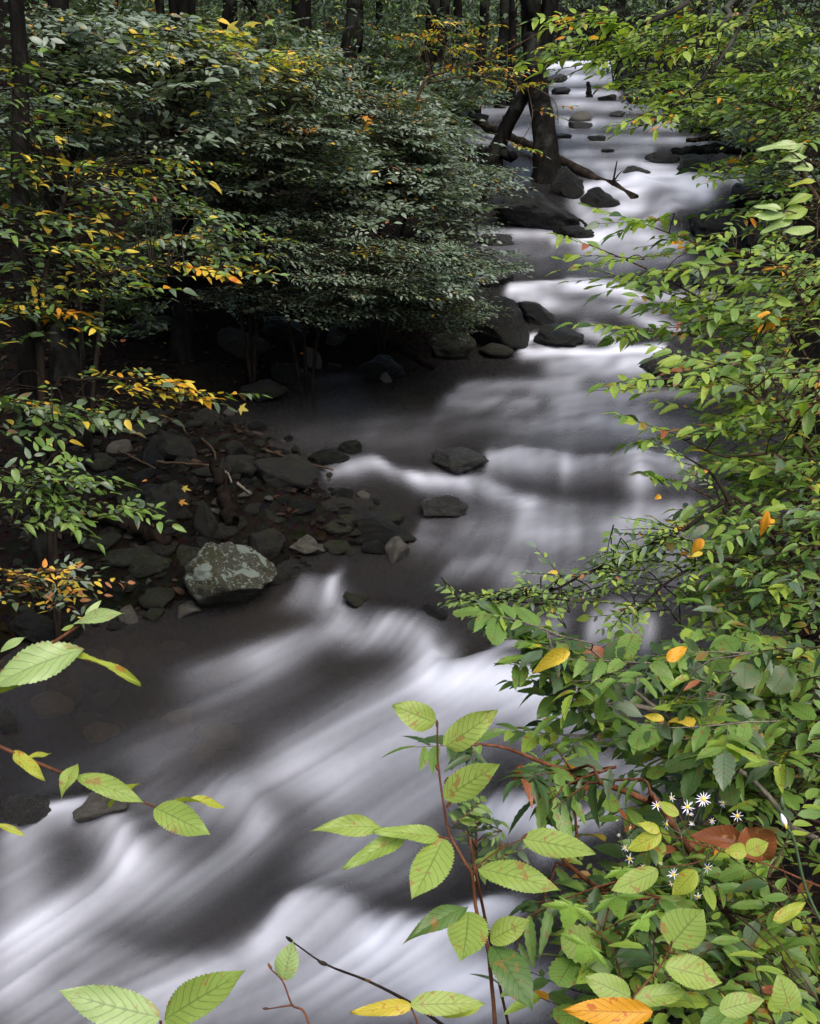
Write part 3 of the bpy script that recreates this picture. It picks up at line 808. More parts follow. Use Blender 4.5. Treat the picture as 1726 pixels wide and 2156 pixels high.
# ------------------------------------------------------------------ logs, sticks, roots
M_BARK = bark_material('dark_bark', (.003, .0027, .0023), (.013, .012, .010), 16, .16)
M_BARK_GREY = bark_material('grey_bark', (.012, .011, .009), (.045, .041, .034), 12, .4)
M_LOG = bark_material('wet_log_bark', (.010, .008, .006), (.045, .035, .026), 10)
M_ROT = bark_material('rotten_wood', (.005, .004, .003), (.020, .0145, .011), 12)
M_TWIG = bark_material('twig_bark', (.03, .02, .013), (.10, .07, .045), 30)
M_TWIG_DARK = bark_material('dark_twig_bark', (.010, .008, .006), (.04, .031, .023), 30)
M_TWIG_PALE = bark_material('pale_twig_bark', (.10, .085, .065), (.24, .21, .17), 30)
M_STEM_RED = bark_material('reddish_stem', (.08, .03, .016), (.20, .085, .045), 40)

def log_thing(name, pts, r0, r1, mat, label, cat='log', branches=(), sides=14):
    pts = [np.asarray(p, float) for p in pts]
    c = curve(pts, 26)
    e = empty(name, c[0], label, cat)
    rad = np.linspace(r0, r1, len(c)) * (1 + .05 * np.sin(np.arange(len(c)) * .7) + .03 * np.cos(np.arange(len(c)) * 1.3))
    c = c + np.array([[mnoise.noise(Vector((i * .5, len(label), k * 3.0))) for k in range(3)] for i in range(len(c))]) * r0 * .8
    Tubes().add(c, rad, sides, .22, seed=len(label)).build('stem', mat, e)
    for bp, br in branches:
        q = curve(bp, 10)
        Tubes().add(q, np.linspace(br, br * .35, len(q)), 6, .2).build('branch_stub', mat, e)
    return e
log_thing('fallen_log', [P(1000, 254, 19.5), P(1090, 297, 17.2), P(1180, 338, 15.2), P(1333, 419, 13.6)], .065, .060, M_LOG, 'fallen log slanting behind the leaning trunks down into the white water',
          branches=[([P(1289, 392, 13.9), P(1294, 365, 13.85), P(1299, 338, 13.8)], .018), ([P(1290, 385, 13.88), P(1303, 366, 13.75), P(1312, 359, 13.7)], .010), ([P(1290, 382, 13.88), P(1305, 379, 13.8)], .008)])
log_thing('fallen_log', [P(940, 312, 15.6), P(1010, 318, 15.3), P(1085, 330, 15.0)], .075, .06, M_BARK, 'short dark log lying at the foot of the leaning trunk')
log_thing('fallen_log', [P(1416, 319, 15.6), P(1500, 314, 15.3), P(1640, 312, 14.8)], .04, .085, M_BARK, 'dark log pointing into the stream from the right bank')
log_thing('fallen_log', [P(1445, 296, 17.5), P(1520, 290, 17.2), P(1600, 296, 17)], .03, .06, M_LOG, 'thin dead log above the pointed dark log on the right bank')
log_thing('fallen_log', [at_ground(915, 783) + [0, 0, .03], P(850, 738, 8.9), P(770, 690, 9.4), P(700, 640, 9.9)], .028, .045, M_ROT, 'rust-brown broken branch sloping into the pool beside the mossy boulder')
log_thing('rotten_log', [at_ground(490, 1116) + [0, 0, .04], at_ground(476, 1080) + [0, 0, .07], at_ground(462, 1045) + [0, 0, .10], at_ground(452, 1020) + [0, 0, .13]], .040, .030, M_ROT, 'short rotten dark brown log leaning between stones on the gravel bar', branches=[([at_ground(476, 1080) + [0, 0, .10], at_ground(480, 1060) + [0, 0, .17]], .012)], sides=9)
log_thing('fallen_log', [at_ground(150, 1080) + [0, 0, .06], at_ground(270, 1130) + [0, 0, .07], at_ground(360, 1165) + [0, 0, .06]], .045, .03, M_ROT, 'brown half-buried log on the bar left of the mossy boulder')
log_thing('dead_stick', [P(1248, 494, 12.8), P(1232, 472, 12.85), P(1219, 461, 12.9)], .02, .012, M_BARK, 'short black stick on the small rock below the big black boulder', 'stick', sides=7)
log_thing('dead_stick', [P(1240, 212, 30), P(1240, 190, 30), P(1238, 172, 30)], .10, .03, M_BARK, 'dark upright snag standing in the upper stream', 'stick', sides=7)
STK = [([(620, 1148), (680, 1150)], 'reddish stick on the stones left of the olive slab'), ([(455, 998), (480, 1010), (488, 1030)], 'pale curved root on the gravel bar'),
       ([(500, 1030), (526, 1052)], 'thin pale stick beside the rotten log'), ([(330, 985), (420, 990), (470, 995)], 'long thin stick across the leaf litter below the slab'),
       ([(350, 890), (380, 905), (392, 922)], 'crooked stick above the sloping slab'), ([(560, 960), (640, 985), (700, 1000)], 'dark stick along the upper side of the bar'),
       ([(425, 935), (450, 960), (455, 985)], 'thin stick right of the sloping slab'), ([(250, 960), (330, 1000)], 'stick in the leaf litter left of the big slanted slab')]
for pts, lab in STK:
    g = [at_ground(*p) + np.array([0, 0, .035]) for p in pts]
    log_thing('dead_stick', g, .008, .005, M_TWIG_PALE if 'pale' in lab else M_ROT if 'reddish' in lab else M_TWIG, lab, 'stick', sides=6)
# ================================================================== LEAVES
def leaf_template(nl=4, ns=1, wid=.5, serr=0.0, pleat=0.0, fold=.25, droop=.25, nv=9, seed=0, shape='beech', petiole=.0, wave=0.0):
    """blade along +Y (length 1), width on X, upper face +Z; returns verts, quads, tris, uv"""
    rg_ = np.random.default_rng(seed)
    V = []; UV = []
    ts = np.linspace(0, 1, nl + 1)
    ph = rg_.uniform(0, 6)
    for i, t in enumerate(ts):
        if shape == 'beech':
            w = (t ** .6) * ((1 - t) ** .9) * 2.06 * (1 - .30 * max(0, (t - .7) / .3) ** 1.5)
        elif shape == 'round':
            w = (t ** .5) * ((1 - t) ** .5) * 2.0
        elif shape == 'lance':
            w = (t ** .8) * ((1 - t) ** 1.0) * 2.3
        w *= wid / 2
        for j in range(-ns, ns + 1):
            v = j / ns
            x = w * v
            y = t
            if serr and abs(j) == ns and 0 < i < nl:
                tooth = (i % 2)
                x *= 1 + serr * (tooth - .5)
                y += serr * .10 * (1 - tooth) * .5
            z = fold * abs(x) * (1 - .4 * t) - droop * t * t
            z += wave * math.sin(t * 7 + ph + v * 1.2) * abs(v) ** 1.5
            if pleat:
                p = (t * nv - abs(v) * 2.0) * 2 * math.pi
                z += pleat * math.cos(p) * (abs(v) ** .5) * (1 - .55 * abs(v)) * math.sin(math.pi * min(max(t, .02), .98))
            V.append((x, y - .0, z)); UV.append((v, t))
    n = 2 * ns + 1
    Q = []; T = []
    for i in range(nl):
        for j in range(n - 1):
            a = i * n + j
            q = (a, a + 1, a + n + 1, a + n)
            if i == 0: T.append((q[0], q[2], q[3]))
            elif i == nl - 1: T.append((q[0], q[1], q[2]))
            else: Q.append(q)
    V = np.array(V)
    if nl >= 12:
        asym = rg_.uniform(-.14, .14); bend = rg_.uniform(-.10, .10)
        V[:, 0] = V[:, 0] * (1 + asym * np.sign(V[:, 0])) + bend * wid * V[:, 1] ** 2 * 1.4
        V[:, 2] += .05 * rg_.uniform(-1, 1) * V[:, 0] / wid * V[:, 1]
    V[:n, 0] *= .0
    return dict(v=V, q=np.array(Q).reshape(-1, 4), t=np.array(T).reshape(-1, 3), uv=np.array(UV))

def maple_template(seed=0, nl=10):
    """five pointed lobes, flat fan with gentle droop"""
    lob = [(-118, .42), (-62, .78), (0, 1.0), (62, .78), (118, .42)]
    ang = []; rad = []
    for k, (a, r) in enumerate(lob):
        for da, f in ((-22, .62), (-15, .66), (-12, .72), (-6, .80), (-5, .90), (0, 1.0), (5, .90), (6, .80), (12, .72), (15, .66), (22, .62)):
            ang.append(a + da * (1.0 if abs(a) < 100 else .8)); rad.append(r * f * (1.0 if abs(da) < 18 else .82))
        if k < 4:
            ang.append((a + lob[k + 1][0]) / 2); rad.append(.47)
    ang = [-160] + ang + [160]; rad = [.16] + rad + [.16]
    o = np.argsort(ang); ang = np.array(ang)[o]; rad = np.array(rad)[o]
    a = np.radians(ang)
    outer = np.stack([np.sin(a) * rad, .32 + np.cos(a) * rad * .72, np.zeros_like(a)], -1)
    c = np.array([[0, .32, 0.02]])
    midr = c + (outer - c) * .5
    midr[:, 2] += .015 * np.cos(a * 5)
    outer[:, 2] -= .10 * rad ** 2 - .02 * np.cos(a * 5)
    V = np.concatenate([c, midr, outer]); m = len(a)
    T = [(0, 1 + k + 1, 1 + k) for k in range(m - 1)]
    Q = [(1 + k, 1 + k + 1, 1 + m + k + 1, 1 + m + k) for k in range(m - 1)]
    return dict(v=V, q=np.array(Q), t=np.array(T), uv=np.zeros((len(V), 2)))

T_CARD = [leaf_template(2, 1, .6, 0, 0, .3, .2, seed=k) for k in range(2)]
T_FAR = [leaf_template(3, 1, .56, 0, 0, .12 + .15 * k, .04 + .10 * k, seed=k) for k in range(3)]
T_MID = [leaf_template(5, 1, .50 + .05 * (k % 3), 0, 0, .12 + .1 * k, .04 + .08 * k, seed=k) for k in range(4)]
T_NEAR = [leaf_template(12, 2, .46 + .05 * (k % 4), .16, .012, .12 + .11 * k, .02 + .09 * k, nv=6, seed=k, wave=.03) for k in range(5)]
T_NEARLO = [leaf_template(5, 1, .46 + .05 * k, .0, .0, .12 + .12 * k, .03 + .09 * k, seed=k) for k in range(4)]
T_LANCELO = [leaf_template(6, 1, .42, .2, 0, .3, .25 + .15 * k, seed=k, shape='lance') for k in range(3)]
T_HERO = [leaf_template(44, 5, .50 + .04 * (k % 3), .10, .012, .06 + .08 * k, .02 + .09 * k, seed=k * 7 + 2, wave=.03 + .012 * k) for k in range(5)]
T_ROUND = [leaf_template(16, 2, .72, .10, .010, .12, .12, seed=k, shape='round') for k in range(2)]
T_LANCE = [leaf_template(12, 2, .42, .22, .008, .3, .25 + .15 * k, nv=7, seed=k, shape='lance') for k in range(3)]

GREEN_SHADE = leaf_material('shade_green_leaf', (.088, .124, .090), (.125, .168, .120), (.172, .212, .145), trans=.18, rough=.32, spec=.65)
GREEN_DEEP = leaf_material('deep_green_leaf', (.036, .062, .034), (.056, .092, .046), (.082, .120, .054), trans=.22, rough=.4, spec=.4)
GREEN_FRESH = leaf_material('fresh_green_leaf', (.105, .190, .046), (.150, .250, .062), (.215, .305, .080), trans=.32, rough=.38, spec=.45, spots=.5)
GREEN_LIME = leaf_material('lime_green_leaf', (.19, .30, .055), (.26, .38, .065), (.36, .44, .075), trans=.36, rough=.42, spec=.4, spots=.5)
YELLOW = leaf_material('yellow_leaf', (.30, .32, .05), (.52, .40, .05), (.62, .40, .05), trans=.34, rough=.5, spec=.3, spots=.5)
ORANGE = leaf_material('orange_leaf', (.48, .14, .025), (.60, .22, .03), (.55, .30, .06), trans=.34, rough=.5, spec=.3)
BROWN = leaf_material('brown_leaf', (.10, .032, .012), (.20, .065, .022), (.26, .12, .05), trans=.15, rough=.55, spec=.35)
HERO_GREEN = leaf_material('veined_green_leaf', (.23, .35, .065), (.29, .41, .080), (.36, .45, .10), trans=.42, rough=.42, spec=.42, spots=.85, veins=True, spot_col=(.34, .20, .06))
HERO_DARK = leaf_material('veined_dark_green_leaf', (.055, .115, .026), (.075, .150, .032), (.105, .18, .04), trans=.30, rough=.42, spec=.42, spots=.6, veins=True, spot_col=(.30, .12, .03))
HERO_PALE = leaf_material('veined_pale_leaf', (.22, .34, .10), (.28, .39, .13), (.34, .43, .15), trans=.25, rough=.36, spec=.55, spots=.5, veins=True, spot_col=(.30, .15, .05))
HERO_YELLOW = leaf_material('veined_yellow_green_leaf', (.27, .36, .045), (.34, .42, .05), (.42, .44, .05), trans=.38, rough=.45, spec=.35, spots=.8, veins=True, spot_col=(.42, .14, .03))
HERO_ORANGE = leaf_material('veined_orange_leaf', (.60, .24, .02), (.66, .30, .02), (.70, .36, .03), trans=.3, rough=.45, spec=.35, spots=.7, veins=True, spot_col=(.40, .06, .01))
HERO_GOLD = leaf_material('veined_gold_leaf', (.42, .40, .05), (.56, .44, .05), (.66, .46, .05), trans=.3, rough=.45, spec=.35, spots=.7, veins=True, spot_col=(.40, .16, .02))
HERO_BROWN = leaf_material('veined_brown_leaf', (.14, .040, .014), (.20, .060, .020), (.25, .09, .03), trans=.15, rough=.5, spec=.4, spots=.8, veins=True, spot_col=(.40, .22, .09))

T_NEARMIX = T_NEAR + T_LANCE[:2] + [leaf_template(12, 2, .74, .14, .010, .10, .10, nv=6, seed=9, shape='round', wave=.03)]
T_CURL = [leaf_template(24, 4, .62, .06, .004, .9, .35, seed=21, wave=.09), leaf_template(24, 4, .70, .06, .004, .6, .55, seed=22, wave=.10)]
NEAR_MATS = [leaf_material('near_shade_leaf', (.060, .105, .056), (.092, .145, .076), (.130, .182, .095), trans=.26, rough=.36, spec=.5, spots=.7, veins=True, spot_col=(.16, .06, .02)),
             leaf_material('near_deep_leaf', (.026, .062, .020), (.042, .090, .026), (.070, .120, .032), trans=.3, rough=.38, spec=.45, spots=.6, veins=True, spot_col=(.14, .05, .015)),
             HERO_GOLD, HERO_ORANGE, HERO_BROWN,
             leaf_material('near_fresh_leaf', (.095, .195, .035), (.140, .255, .048), (.200, .310, .065), trans=.38, rough=.38, spec=.45, spots=.8, veins=True, spot_col=(.24, .10, .03)),
             leaf_material('near_lime_leaf', (.18, .30, .042), (.25, .38, .055), (.34, .44, .065), trans=.42, rough=.42, spec=.4, spots=.8, veins=True, spot_col=(.30, .12, .03))]
_leafmesh = {}
def leaf_mesh(tpl_key, tpl, mat, uv=False):
    k = (tpl_key, mat.name)
    if k not in _leafmesh:
        me = mesh_np('leaf', tpl['v'], [tpl['q'], tpl['t']] if len(tpl['q']) else [tpl['t']], [mat])
        if uv:
            ul = me.uv_layers.new(name='UVMap')
            li = np.zeros(len(me.loops), np.int32); me.loops.foreach_get('vertex_index', li)
            ul.data.foreach_set('uv', tpl['uv'][li].ravel().astype(np.float32))
        _leafmesh[k] = me
    return _leafmesh[k]

def leaf_axes(d, n):
    d = unit(d); x = unit(np.cross(d, n)); z = np.cross(x, d)
    return x, d, z

class Leaves:
    """leaf places: base, direction, normal, length, width factor, material, template"""
    def __init__(self):
        self.p = []; self.d = []; self.n = []; self.l = []; self.m = []
    def add(self, p, d, n, l, m):
        self.p.append(np.atleast_2d(p)); self.d.append(np.atleast_2d(d)); self.n.append(np.atleast_2d(n)); self.l.append(np.atleast_1d(l)); self.m.append(np.atleast_1d(m))
    def arrays(self):
        return np.concatenate(self.p), unit(np.concatenate(self.d)), np.concatenate(self.n), np.concatenate(self.l), np.concatenate(self.m)

def joined_leaves(name, tpls, mats, p, d, n, l, m, parent, seed=0, wj=.2):
    rg_ = np.random.default_rng(seed)
    x, d, z = leaf_axes(d, n)
    k = rg_.integers(0, len(tpls), len(p))
    wf = 1 + wj * (rg_.random(len(p)) - .5) * 2
    VV = []; Q = []; T = []; mq = []; mt_ = []; UVs = []; off = 0
    for ti, tp in enumerate(tpls):
        s = np.where(k == ti)[0]
        if not len(s): continue
        tv = tp['v']
        co = p[s][:, None, :] + l[s][:, None, None] * (tv[None, :, 0:1] * wf[s][:, None, None] * x[s][:, None, :] + tv[None, :, 1:2] * d[s][:, None, :] + tv[None, :, 2:3] * z[s][:, None, :])
        VV.append(co.reshape(-1, 3)); UVs.append(np.tile(tp['uv'], (len(s), 1)))
        o = off + np.arange(len(s)) * len(tv)
        if len(tp['q']):
            Q.append((o[:, None, None] + tp['q'][None]).reshape(-1, 4)); mq.append(np.repeat(m[s], len(tp['q'])))
        T.append((o[:, None, None] + tp['t'][None]).reshape(-1, 3)); mt_.append(np.repeat(m[s], len(tp['t'])))
        off += len(s) * len(tv)
    fa_ = []; mi = []
    if Q: fa_.append(np.concatenate(Q)); mi.append(np.concatenate(mq))
    fa_.append(np.concatenate(T)); mi.append(np.concatenate(mt_))
    o = link(name, mesh_np(name, np.concatenate(VV), fa_, mats, np.concatenate(mi)), parent)
    if mats is NEAR_MATS:
        o.data.uv_layers.new(name='UVMap').data.foreach_set('uv', np.concatenate(UVs)[np.concatenate([f.ravel() for f in fa_])].ravel().astype(np.float32))
    return tag(o, kind='stuff')

def matrix_of(p, x, y, z, sx, sy, sz):
    return Matrix(((x[0] * sx, y[0] * sy, z[0] * sz, p[0]), (x[1] * sx, y[1] * sy, z[1] * sz, p[1]), (x[2] * sx, y[2] * sy, z[2] * sz, p[2]), (0, 0, 0, 1)))

class Plant:
    def __init__(self, name, base, label, cat, group=None, bark=None, tpls=None, key='mid', mats=None):
        self.e = empty(name, base, label, cat, group)
        self.base = np.asarray(base, float)
        self.bark = bark or M_TWIG_DARK
        self.tpls = tpls or T_MID; self.key = key
        self.mats = mats or NEAR_MATS if key.startswith(('near', 'lance')) else [GREEN_SHADE, GREEN_DEEP, YELLOW, ORANGE, BROWN, GREEN_FRESH, GREEN_LIME]
        self.lv = Leaves(); self.stems = []; self.tw = []
    def stem(self, pts, r0, r1, n=14, sides=7):
        c = curve(pts, n)
        self.stems.append((c, np.linspace(r0, r1, n)))
        Tubes().add(c, np.linspace(r0, r1, n), sides, .14, seed=len(self.stems)).build('stem', self.bark, self.e)
        return c
    def tips(self, matf, leaf, L, tset, n=3, start=.62, r=.0016):
        """leafy ends for every stem"""
        for c, rad in self.stems:
            for k in range(n):
                i = int((start + (.97 - start) * k / max(n - 1, 1)) * (len(c) - 1)); i = min(i, len(c) - 2)
                t_ = unit(c[i + 1] - c[i])
                yaw = math.atan2(t_[0], t_[1]) + (RNG.normal(0, .1) if k == n - 1 else (1 if k % 2 else -1) * RNG.uniform(.3, .7))
                add_spray(self, c[i], yaw, float(np.clip(math.asin(t_[2]), -.5, .4)), RNG.normal(0, .15), L * RNG.uniform(.7, 1.0), tset, matf, leaf, True, r, False)
    def twig(self, c, r0, r1, sides=4):
        self.tw.append((c, r0, r1))
    def join(self, o, r=.005, sag=.12):
        """branch from the nearest stem to a spray's start"""
        if not self.stems: return
        best = None
        for c, rad in self.stems:
            dd = np.linalg.norm(c - o, axis=1) + .5 * np.maximum(c[:, 2] - o[2], 0)
            k = int(np.argmin(dd))
            if best is None or dd[k] < best[0]: best = (dd[k], c[k], rad[k])
        a = best[1]; L_ = np.linalg.norm(o - a)
        if L_ < .03: return
        m_ = (a + o) / 2 + np.array([0, 0, sag * L_]) + RNG.normal(0, .05 * L_, 3)
        self.twig(curve([a, m_, o], 6), min(r * (.8 + .6 * L_), best[2]), r * .5)
    def twigs(self):
        c = np.array([t[0] for t in self.tw])[:, [0, 2, 3, 5]]; n, m_ = c.shape[:2]
        f = np.linspace(0, 1, m_)
        rad = np.array([t[1] for t in self.tw])[:, None] * (1 - f) + np.array([t[2] for t in self.tw])[:, None] * f
        tan = unit(np.gradient(c, axis=1))
        u = unit(np.cross(tan, np.array([.31, .22, .92]))); w_ = np.cross(tan, u)
        a = np.arange(3) * 2 * np.pi / 3
        V = c[:, :, None, :] + rad[:, :, None, None] * (np.cos(a)[:, None] * u[:, :, None, :] + np.sin(a)[:, None] * w_[:, :, None, :])
        base = (np.arange(n) * m_ * 3)[:, None, None] + (np.arange(m_ - 1) * 3)[None, :, None]
        j = np.arange(3)[None, None, :]; j1 = (j + 1) % 3
        F = np.stack([base + j, base + j1, base + 3 + j1, base + 3 + j], -1).reshape(-1, 4)
        tag(link('branchwork', mesh_np('branchwork', V.reshape(-1, 3), [F], [self.bark]), self.e), kind='stuff')
    def finish(self, nobj=120, seed=0, wj=.2):
        if self.tw: self.twigs()
        p, d, n, l, m = self.lv.arrays()
        px, py, dep = proj(p + d * (l * .5)[:, None])
        sc = l / np.maximum(dep, .2)
        inside = (px > 5) & (px < W - 5) & (py > 5) & (py < H - 5)
        sc = np.where(inside, sc, -1) * (.75 + .5 * RNG.random(len(sc)))
        order = np.argsort(-sc)
        take = order[:nobj]; take = take[sc[take] > 0]
        rest = np.ones(len(p), bool); rest[take] = False
        rg_ = np.random.default_rng(seed)
        x, y, z = leaf_axes(d, n)
        for i in take:
            k = int(rg_.integers(0, len(self.tpls)))
            o = link('leaf', leaf_mesh(self.key + str(k), self.tpls[k], self.mats[int(m[i])], self.key.startswith(('near', 'lance'))), self.e)
            w_ = 1 + wj * (rg_.random() - .5) * 2
            o.matrix_basis = matrix_of(p[i], x[i], y[i], z[i], l[i] * w_, l[i], l[i])
        if rest.any():
            joined_leaves('foliage', {'near': T_NEARLO, 'nearmix': T_NEARLO + T_LANCELO[:1], 'lance': T_LANCELO, 'mid': T_FAR}.get(self.key, self.tpls), self.mats, p[rest], d[rest], n[rest], l[rest], m[rest], self.e, seed, wj)
        self.count = len(p)
        return self

# spray templates: a flat layered branchlet, axis +Y, length 1
def spray_template(seed, n=9, side=3, spread=1.0, lr=.14, tilt=.30):
    rg_ = np.random.default_rng(seed)
    P_, D_, N_, L_ = [], [], [], []
    tw = []
    def run(o, ang, L0, n_, lev):
        t = np.linspace(0, 1, 6)
        dirv = np.array([math.sin(ang), math.cos(ang), 0])
        bend = rg_.uniform(-.25, .25)
        sidev = np.array([dirv[1], -dirv[0], 0])
        pts = o + dirv * (t * L0)[:, None] + sidev * (bend * L0 * t * t)[:, None] + np.array([0, 0, -1]) * (.05 * L0 * t * t)[:, None]
        tw.append((pts, lev))
        for k in range(n_):
            tt = (k + .6 + rg_.uniform(-.2, .2)) / n_
            i = min(int(tt * 5), 4); f = tt * 5 - i
            q = pts[i] * (1 - f) + pts[i + 1] * f
            tang = unit(pts[i + 1] - pts[i])
            s = 1 if k % 2 else -1
            A = R(rg_.uniform(42, 68)) if k < n_ - 1 else R(rg_.uniform(-12, 12))
            sv = np.array([tang[1], -tang[0], 0])
            dv = tang * math.cos(A) + sv * s * math.sin(A) + np.array([0, 0, rg_.uniform(-.18, .16)])
            P_.append(q); D_.append(unit(dv)); N_.append(unit(np.array([rg_.normal(0, tilt), rg_.normal(0, tilt), 1.0])))
            L_.append(lr * rg_.uniform(.50, 1.15) * (1 if lev == 0 else .92))
        if lev == 0:
            for k in range(side):
                tt = .12 + .62 * (k + rg_.uniform(.1, .9)) / side
                i = min(int(tt * 5), 4)
                run(pts[i], ang + (1 if k % 2 else -1) * R(rg_.uniform(35, 60)) * spread, L0 * rg_.uniform(.35, .6) * (1.15 - tt), max(4, int(n_ * .6)), 1)
    run(np.zeros(3), 0.0, 1.0, n, 0)
    return dict(p=np.array(P_), d=np.array(D_), n=np.array(N_), l=np.array(L_), tw=tw)
SPR = [spray_template(50 + k, 10, 3 + k % 3) for k in range(14)]
SPR_THIN = [spray_template(90 + k, 12, k % 2, lr=.16) for k in range(8)]
SPR_DENSE = [spray_template(120 + k, 12, 6, lr=.115, tilt=.3) for k in range(8)]

def rot_of(yaw, pitch, roll):
    """local +Y to heading yaw (0 = +Y, positive to +X), pitched up, rolled"""
    cy, sy = math.cos(yaw), math.sin(yaw)
    f = np.array([sy * math.cos(pitch), cy * math.cos(pitch), math.sin(pitch)])
    r_ = np.array([cy, -sy, 0.0]); u = np.cross(r_, f)
    c, s = math.cos(roll), math.sin(roll)
    r2 = r_ * c + u * s; u2 = u * c - r_ * s
    return np.stack([r2, f, u2], 1)

def add_spray(pl, o, yaw, pitch, roll, L, tset, matf, leaf=None, twig=True, r=.003, joinit=True):
    tp = tset[int(RNG.integers(0, len(tset)))]
    M = rot_of(yaw, pitch, roll)
    p = o + (tp['p'] * L) @ M.T
    d = tp['d'] @ M.T; n = tp['n'] @ M.T
    l = tp['l'] * L if leaf is None else tp['l'] / tp['l'].mean() * leaf
    pl.lv.add(p, d, n, l, matf(p))
    if twig:
        for pts, lev in tp['tw']:
            pl.twig(o + (pts * L) @ M.T, r * (1 if lev == 0 else .6), r * .3, 3)
    if joinit: pl.join(o, r * 1.3)

def colour_by_place(base_w, spots_, extra=None):
    """material index by place: base weights, plus spots where leaves have turned (px, py, rx, ry, chance, [materials])"""
    bw = np.array(base_w, float); bw /= bw.sum()
    def f(p):
        n = len(p)
        m = RNG.choice(len(bw), n, p=bw)
        px, py, _ = proj(p)
        for (sx, sy, rx, ry, ch, ms) in spots_:
            q = np.exp(-((px - sx) / rx) ** 2 - ((py - sy) / ry) ** 2) * ch
            hit_ = RNG.random(n) < q
            m = np.where(hit_, np.array(ms)[RNG.integers(0, len(ms), n)], m)
        return m
    return f

def fill(pl, regs, tset, matf, leaf, L, head=(1.2, .5), pitch=(-.03, .16), roll=.25, r=.003, twig=True, joinit=True):
    """regs: (px, py, rx, ry, d0, d1, n) clouds of sprays; head: mean heading and spread"""
    for (cx, cy, rx, ry, d0, d1, n) in regs:
        for _ in range(n):
            a = RNG.random() * 2 * math.pi; q = math.sqrt(RNG.random())
            px = cx + rx * q * math.cos(a); py = cy + ry * q * math.sin(a)
            d = RNG.uniform(d0, d1)
            yaw = RNG.normal(head[0], head[1])
            ln = L * RNG.uniform(.7, 1.25)
            c = P(px, py, d)
            pt = RNG.normal(pitch[0], pitch[1])
            o = c - .5 * ln * np.array([math.sin(yaw) * math.cos(pt), math.cos(yaw) * math.cos(pt), math.sin(pt)])
            if o[2] < zw(o[1]) + .10: continue
            add_spray(pl, o, yaw, pt, RNG.normal(0, roll), ln, tset, matf, leaf * RNG.uniform(.70, 1.25), twig, r, joinit)

# ================================================================== TREES
def trunk_tree(name, path, r_base, label, height=11.0, crown=True, crown_r=2.6, seed=0, mats=None, bark=None, fork=None, group=None, lean=0.0, crown_shift=(0, 0), nleaf=1500):
    """path: world points from the root up through what the photo shows; the bole goes on to its crown above"""
    path = [np.asarray(p, float) for p in path]
    rg_ = np.random.default_rng(seed)
    b = path[0].copy()
    e = empty(name, b, label, 'tree', group)
    last = path[-1]; dirv = unit(path[-1] - path[-2])
    dirv = unit(dirv * np.array([.35, .35, 1]))
    top = last + dirv * max(height - (last[2] - b[2]), 1.0)
    pts = [b - [0, 0, .15]] + path + [(last + top) / 2 + rg_.normal(0, .1, 3), top]
    c = curve(pts, 34)
    hgt = np.clip((c[:, 2] - b[2]) / max(top[2] - b[2], .1), 0, 1)
    rad = r_base * (1 - .72 * hgt) * (1 + .55 * np.exp(-np.maximum(c[:, 2] - b[2], 0) / (r_base * 1.6)))
    Tubes().add(c, rad, 16, .13, seed=seed).build('trunk', bark or M_BARK, e)
    if fork:
        q = curve(fork, 16); Tubes().add(q, np.linspace(r_base * .62, r_base * .40, 16), 12, .12, seed=seed + 3).build('limb', bark or M_BARK, e)
    if crown:
        P_, N_, D_ = [], [], []
        ctr = top - [0, 0, height * .22] + np.array([crown_shift[0], crown_shift[1], 0])
        for k in range(7):
            q = ctr + rg_.normal(0, 1, 3) * np.array([.55, .55, .4]) * crown_r
            i = int(len(c) * rg_.uniform(.62, .92))
            lb = curve([c[i], (c[i] + q) / 2 + [0, 0, .3], q], 8)
            Tubes().add(lb, np.linspace(rad[i] * .5, .012, 8), 6, .1).build('limb', bark or M_BARK, e)
            for s in range(5):
                cc = q + rg_.normal(0, .42, 3) * crown_r * np.array([.8, .8, .45])
                nn = nleaf // 35
                P_.append(cc + rg_.normal(0, .26, (nn, 3)) * crown_r * np.array([.8, .8, .4]))
        P_ = np.concatenate(P_)
        n_ = len(P_)
        D_ = np.stack([rg_.normal(0, 1, n_), rg_.normal(0, 1, n_), rg_.normal(-.2, .3, n_)], -1)
        N_ = np.stack([rg_.normal(0, .4, n_), rg_.normal(0, .4, n_), np.ones(n_)], -1)
        joined_leaves('crown', T_CARD, [GREEN_DEEP, GREEN_FRESH], P_, D_, N_, rg_.uniform(.13, .26, n_), (rg_.random(n_) < .3).astype(int), e, seed)
    return e

def down(px, py, d):
    """point on the ground straight below a place in view"""
    p = P(px, py, d)
    return np.array([p[0], p[1], zg(p[0], p[1])])
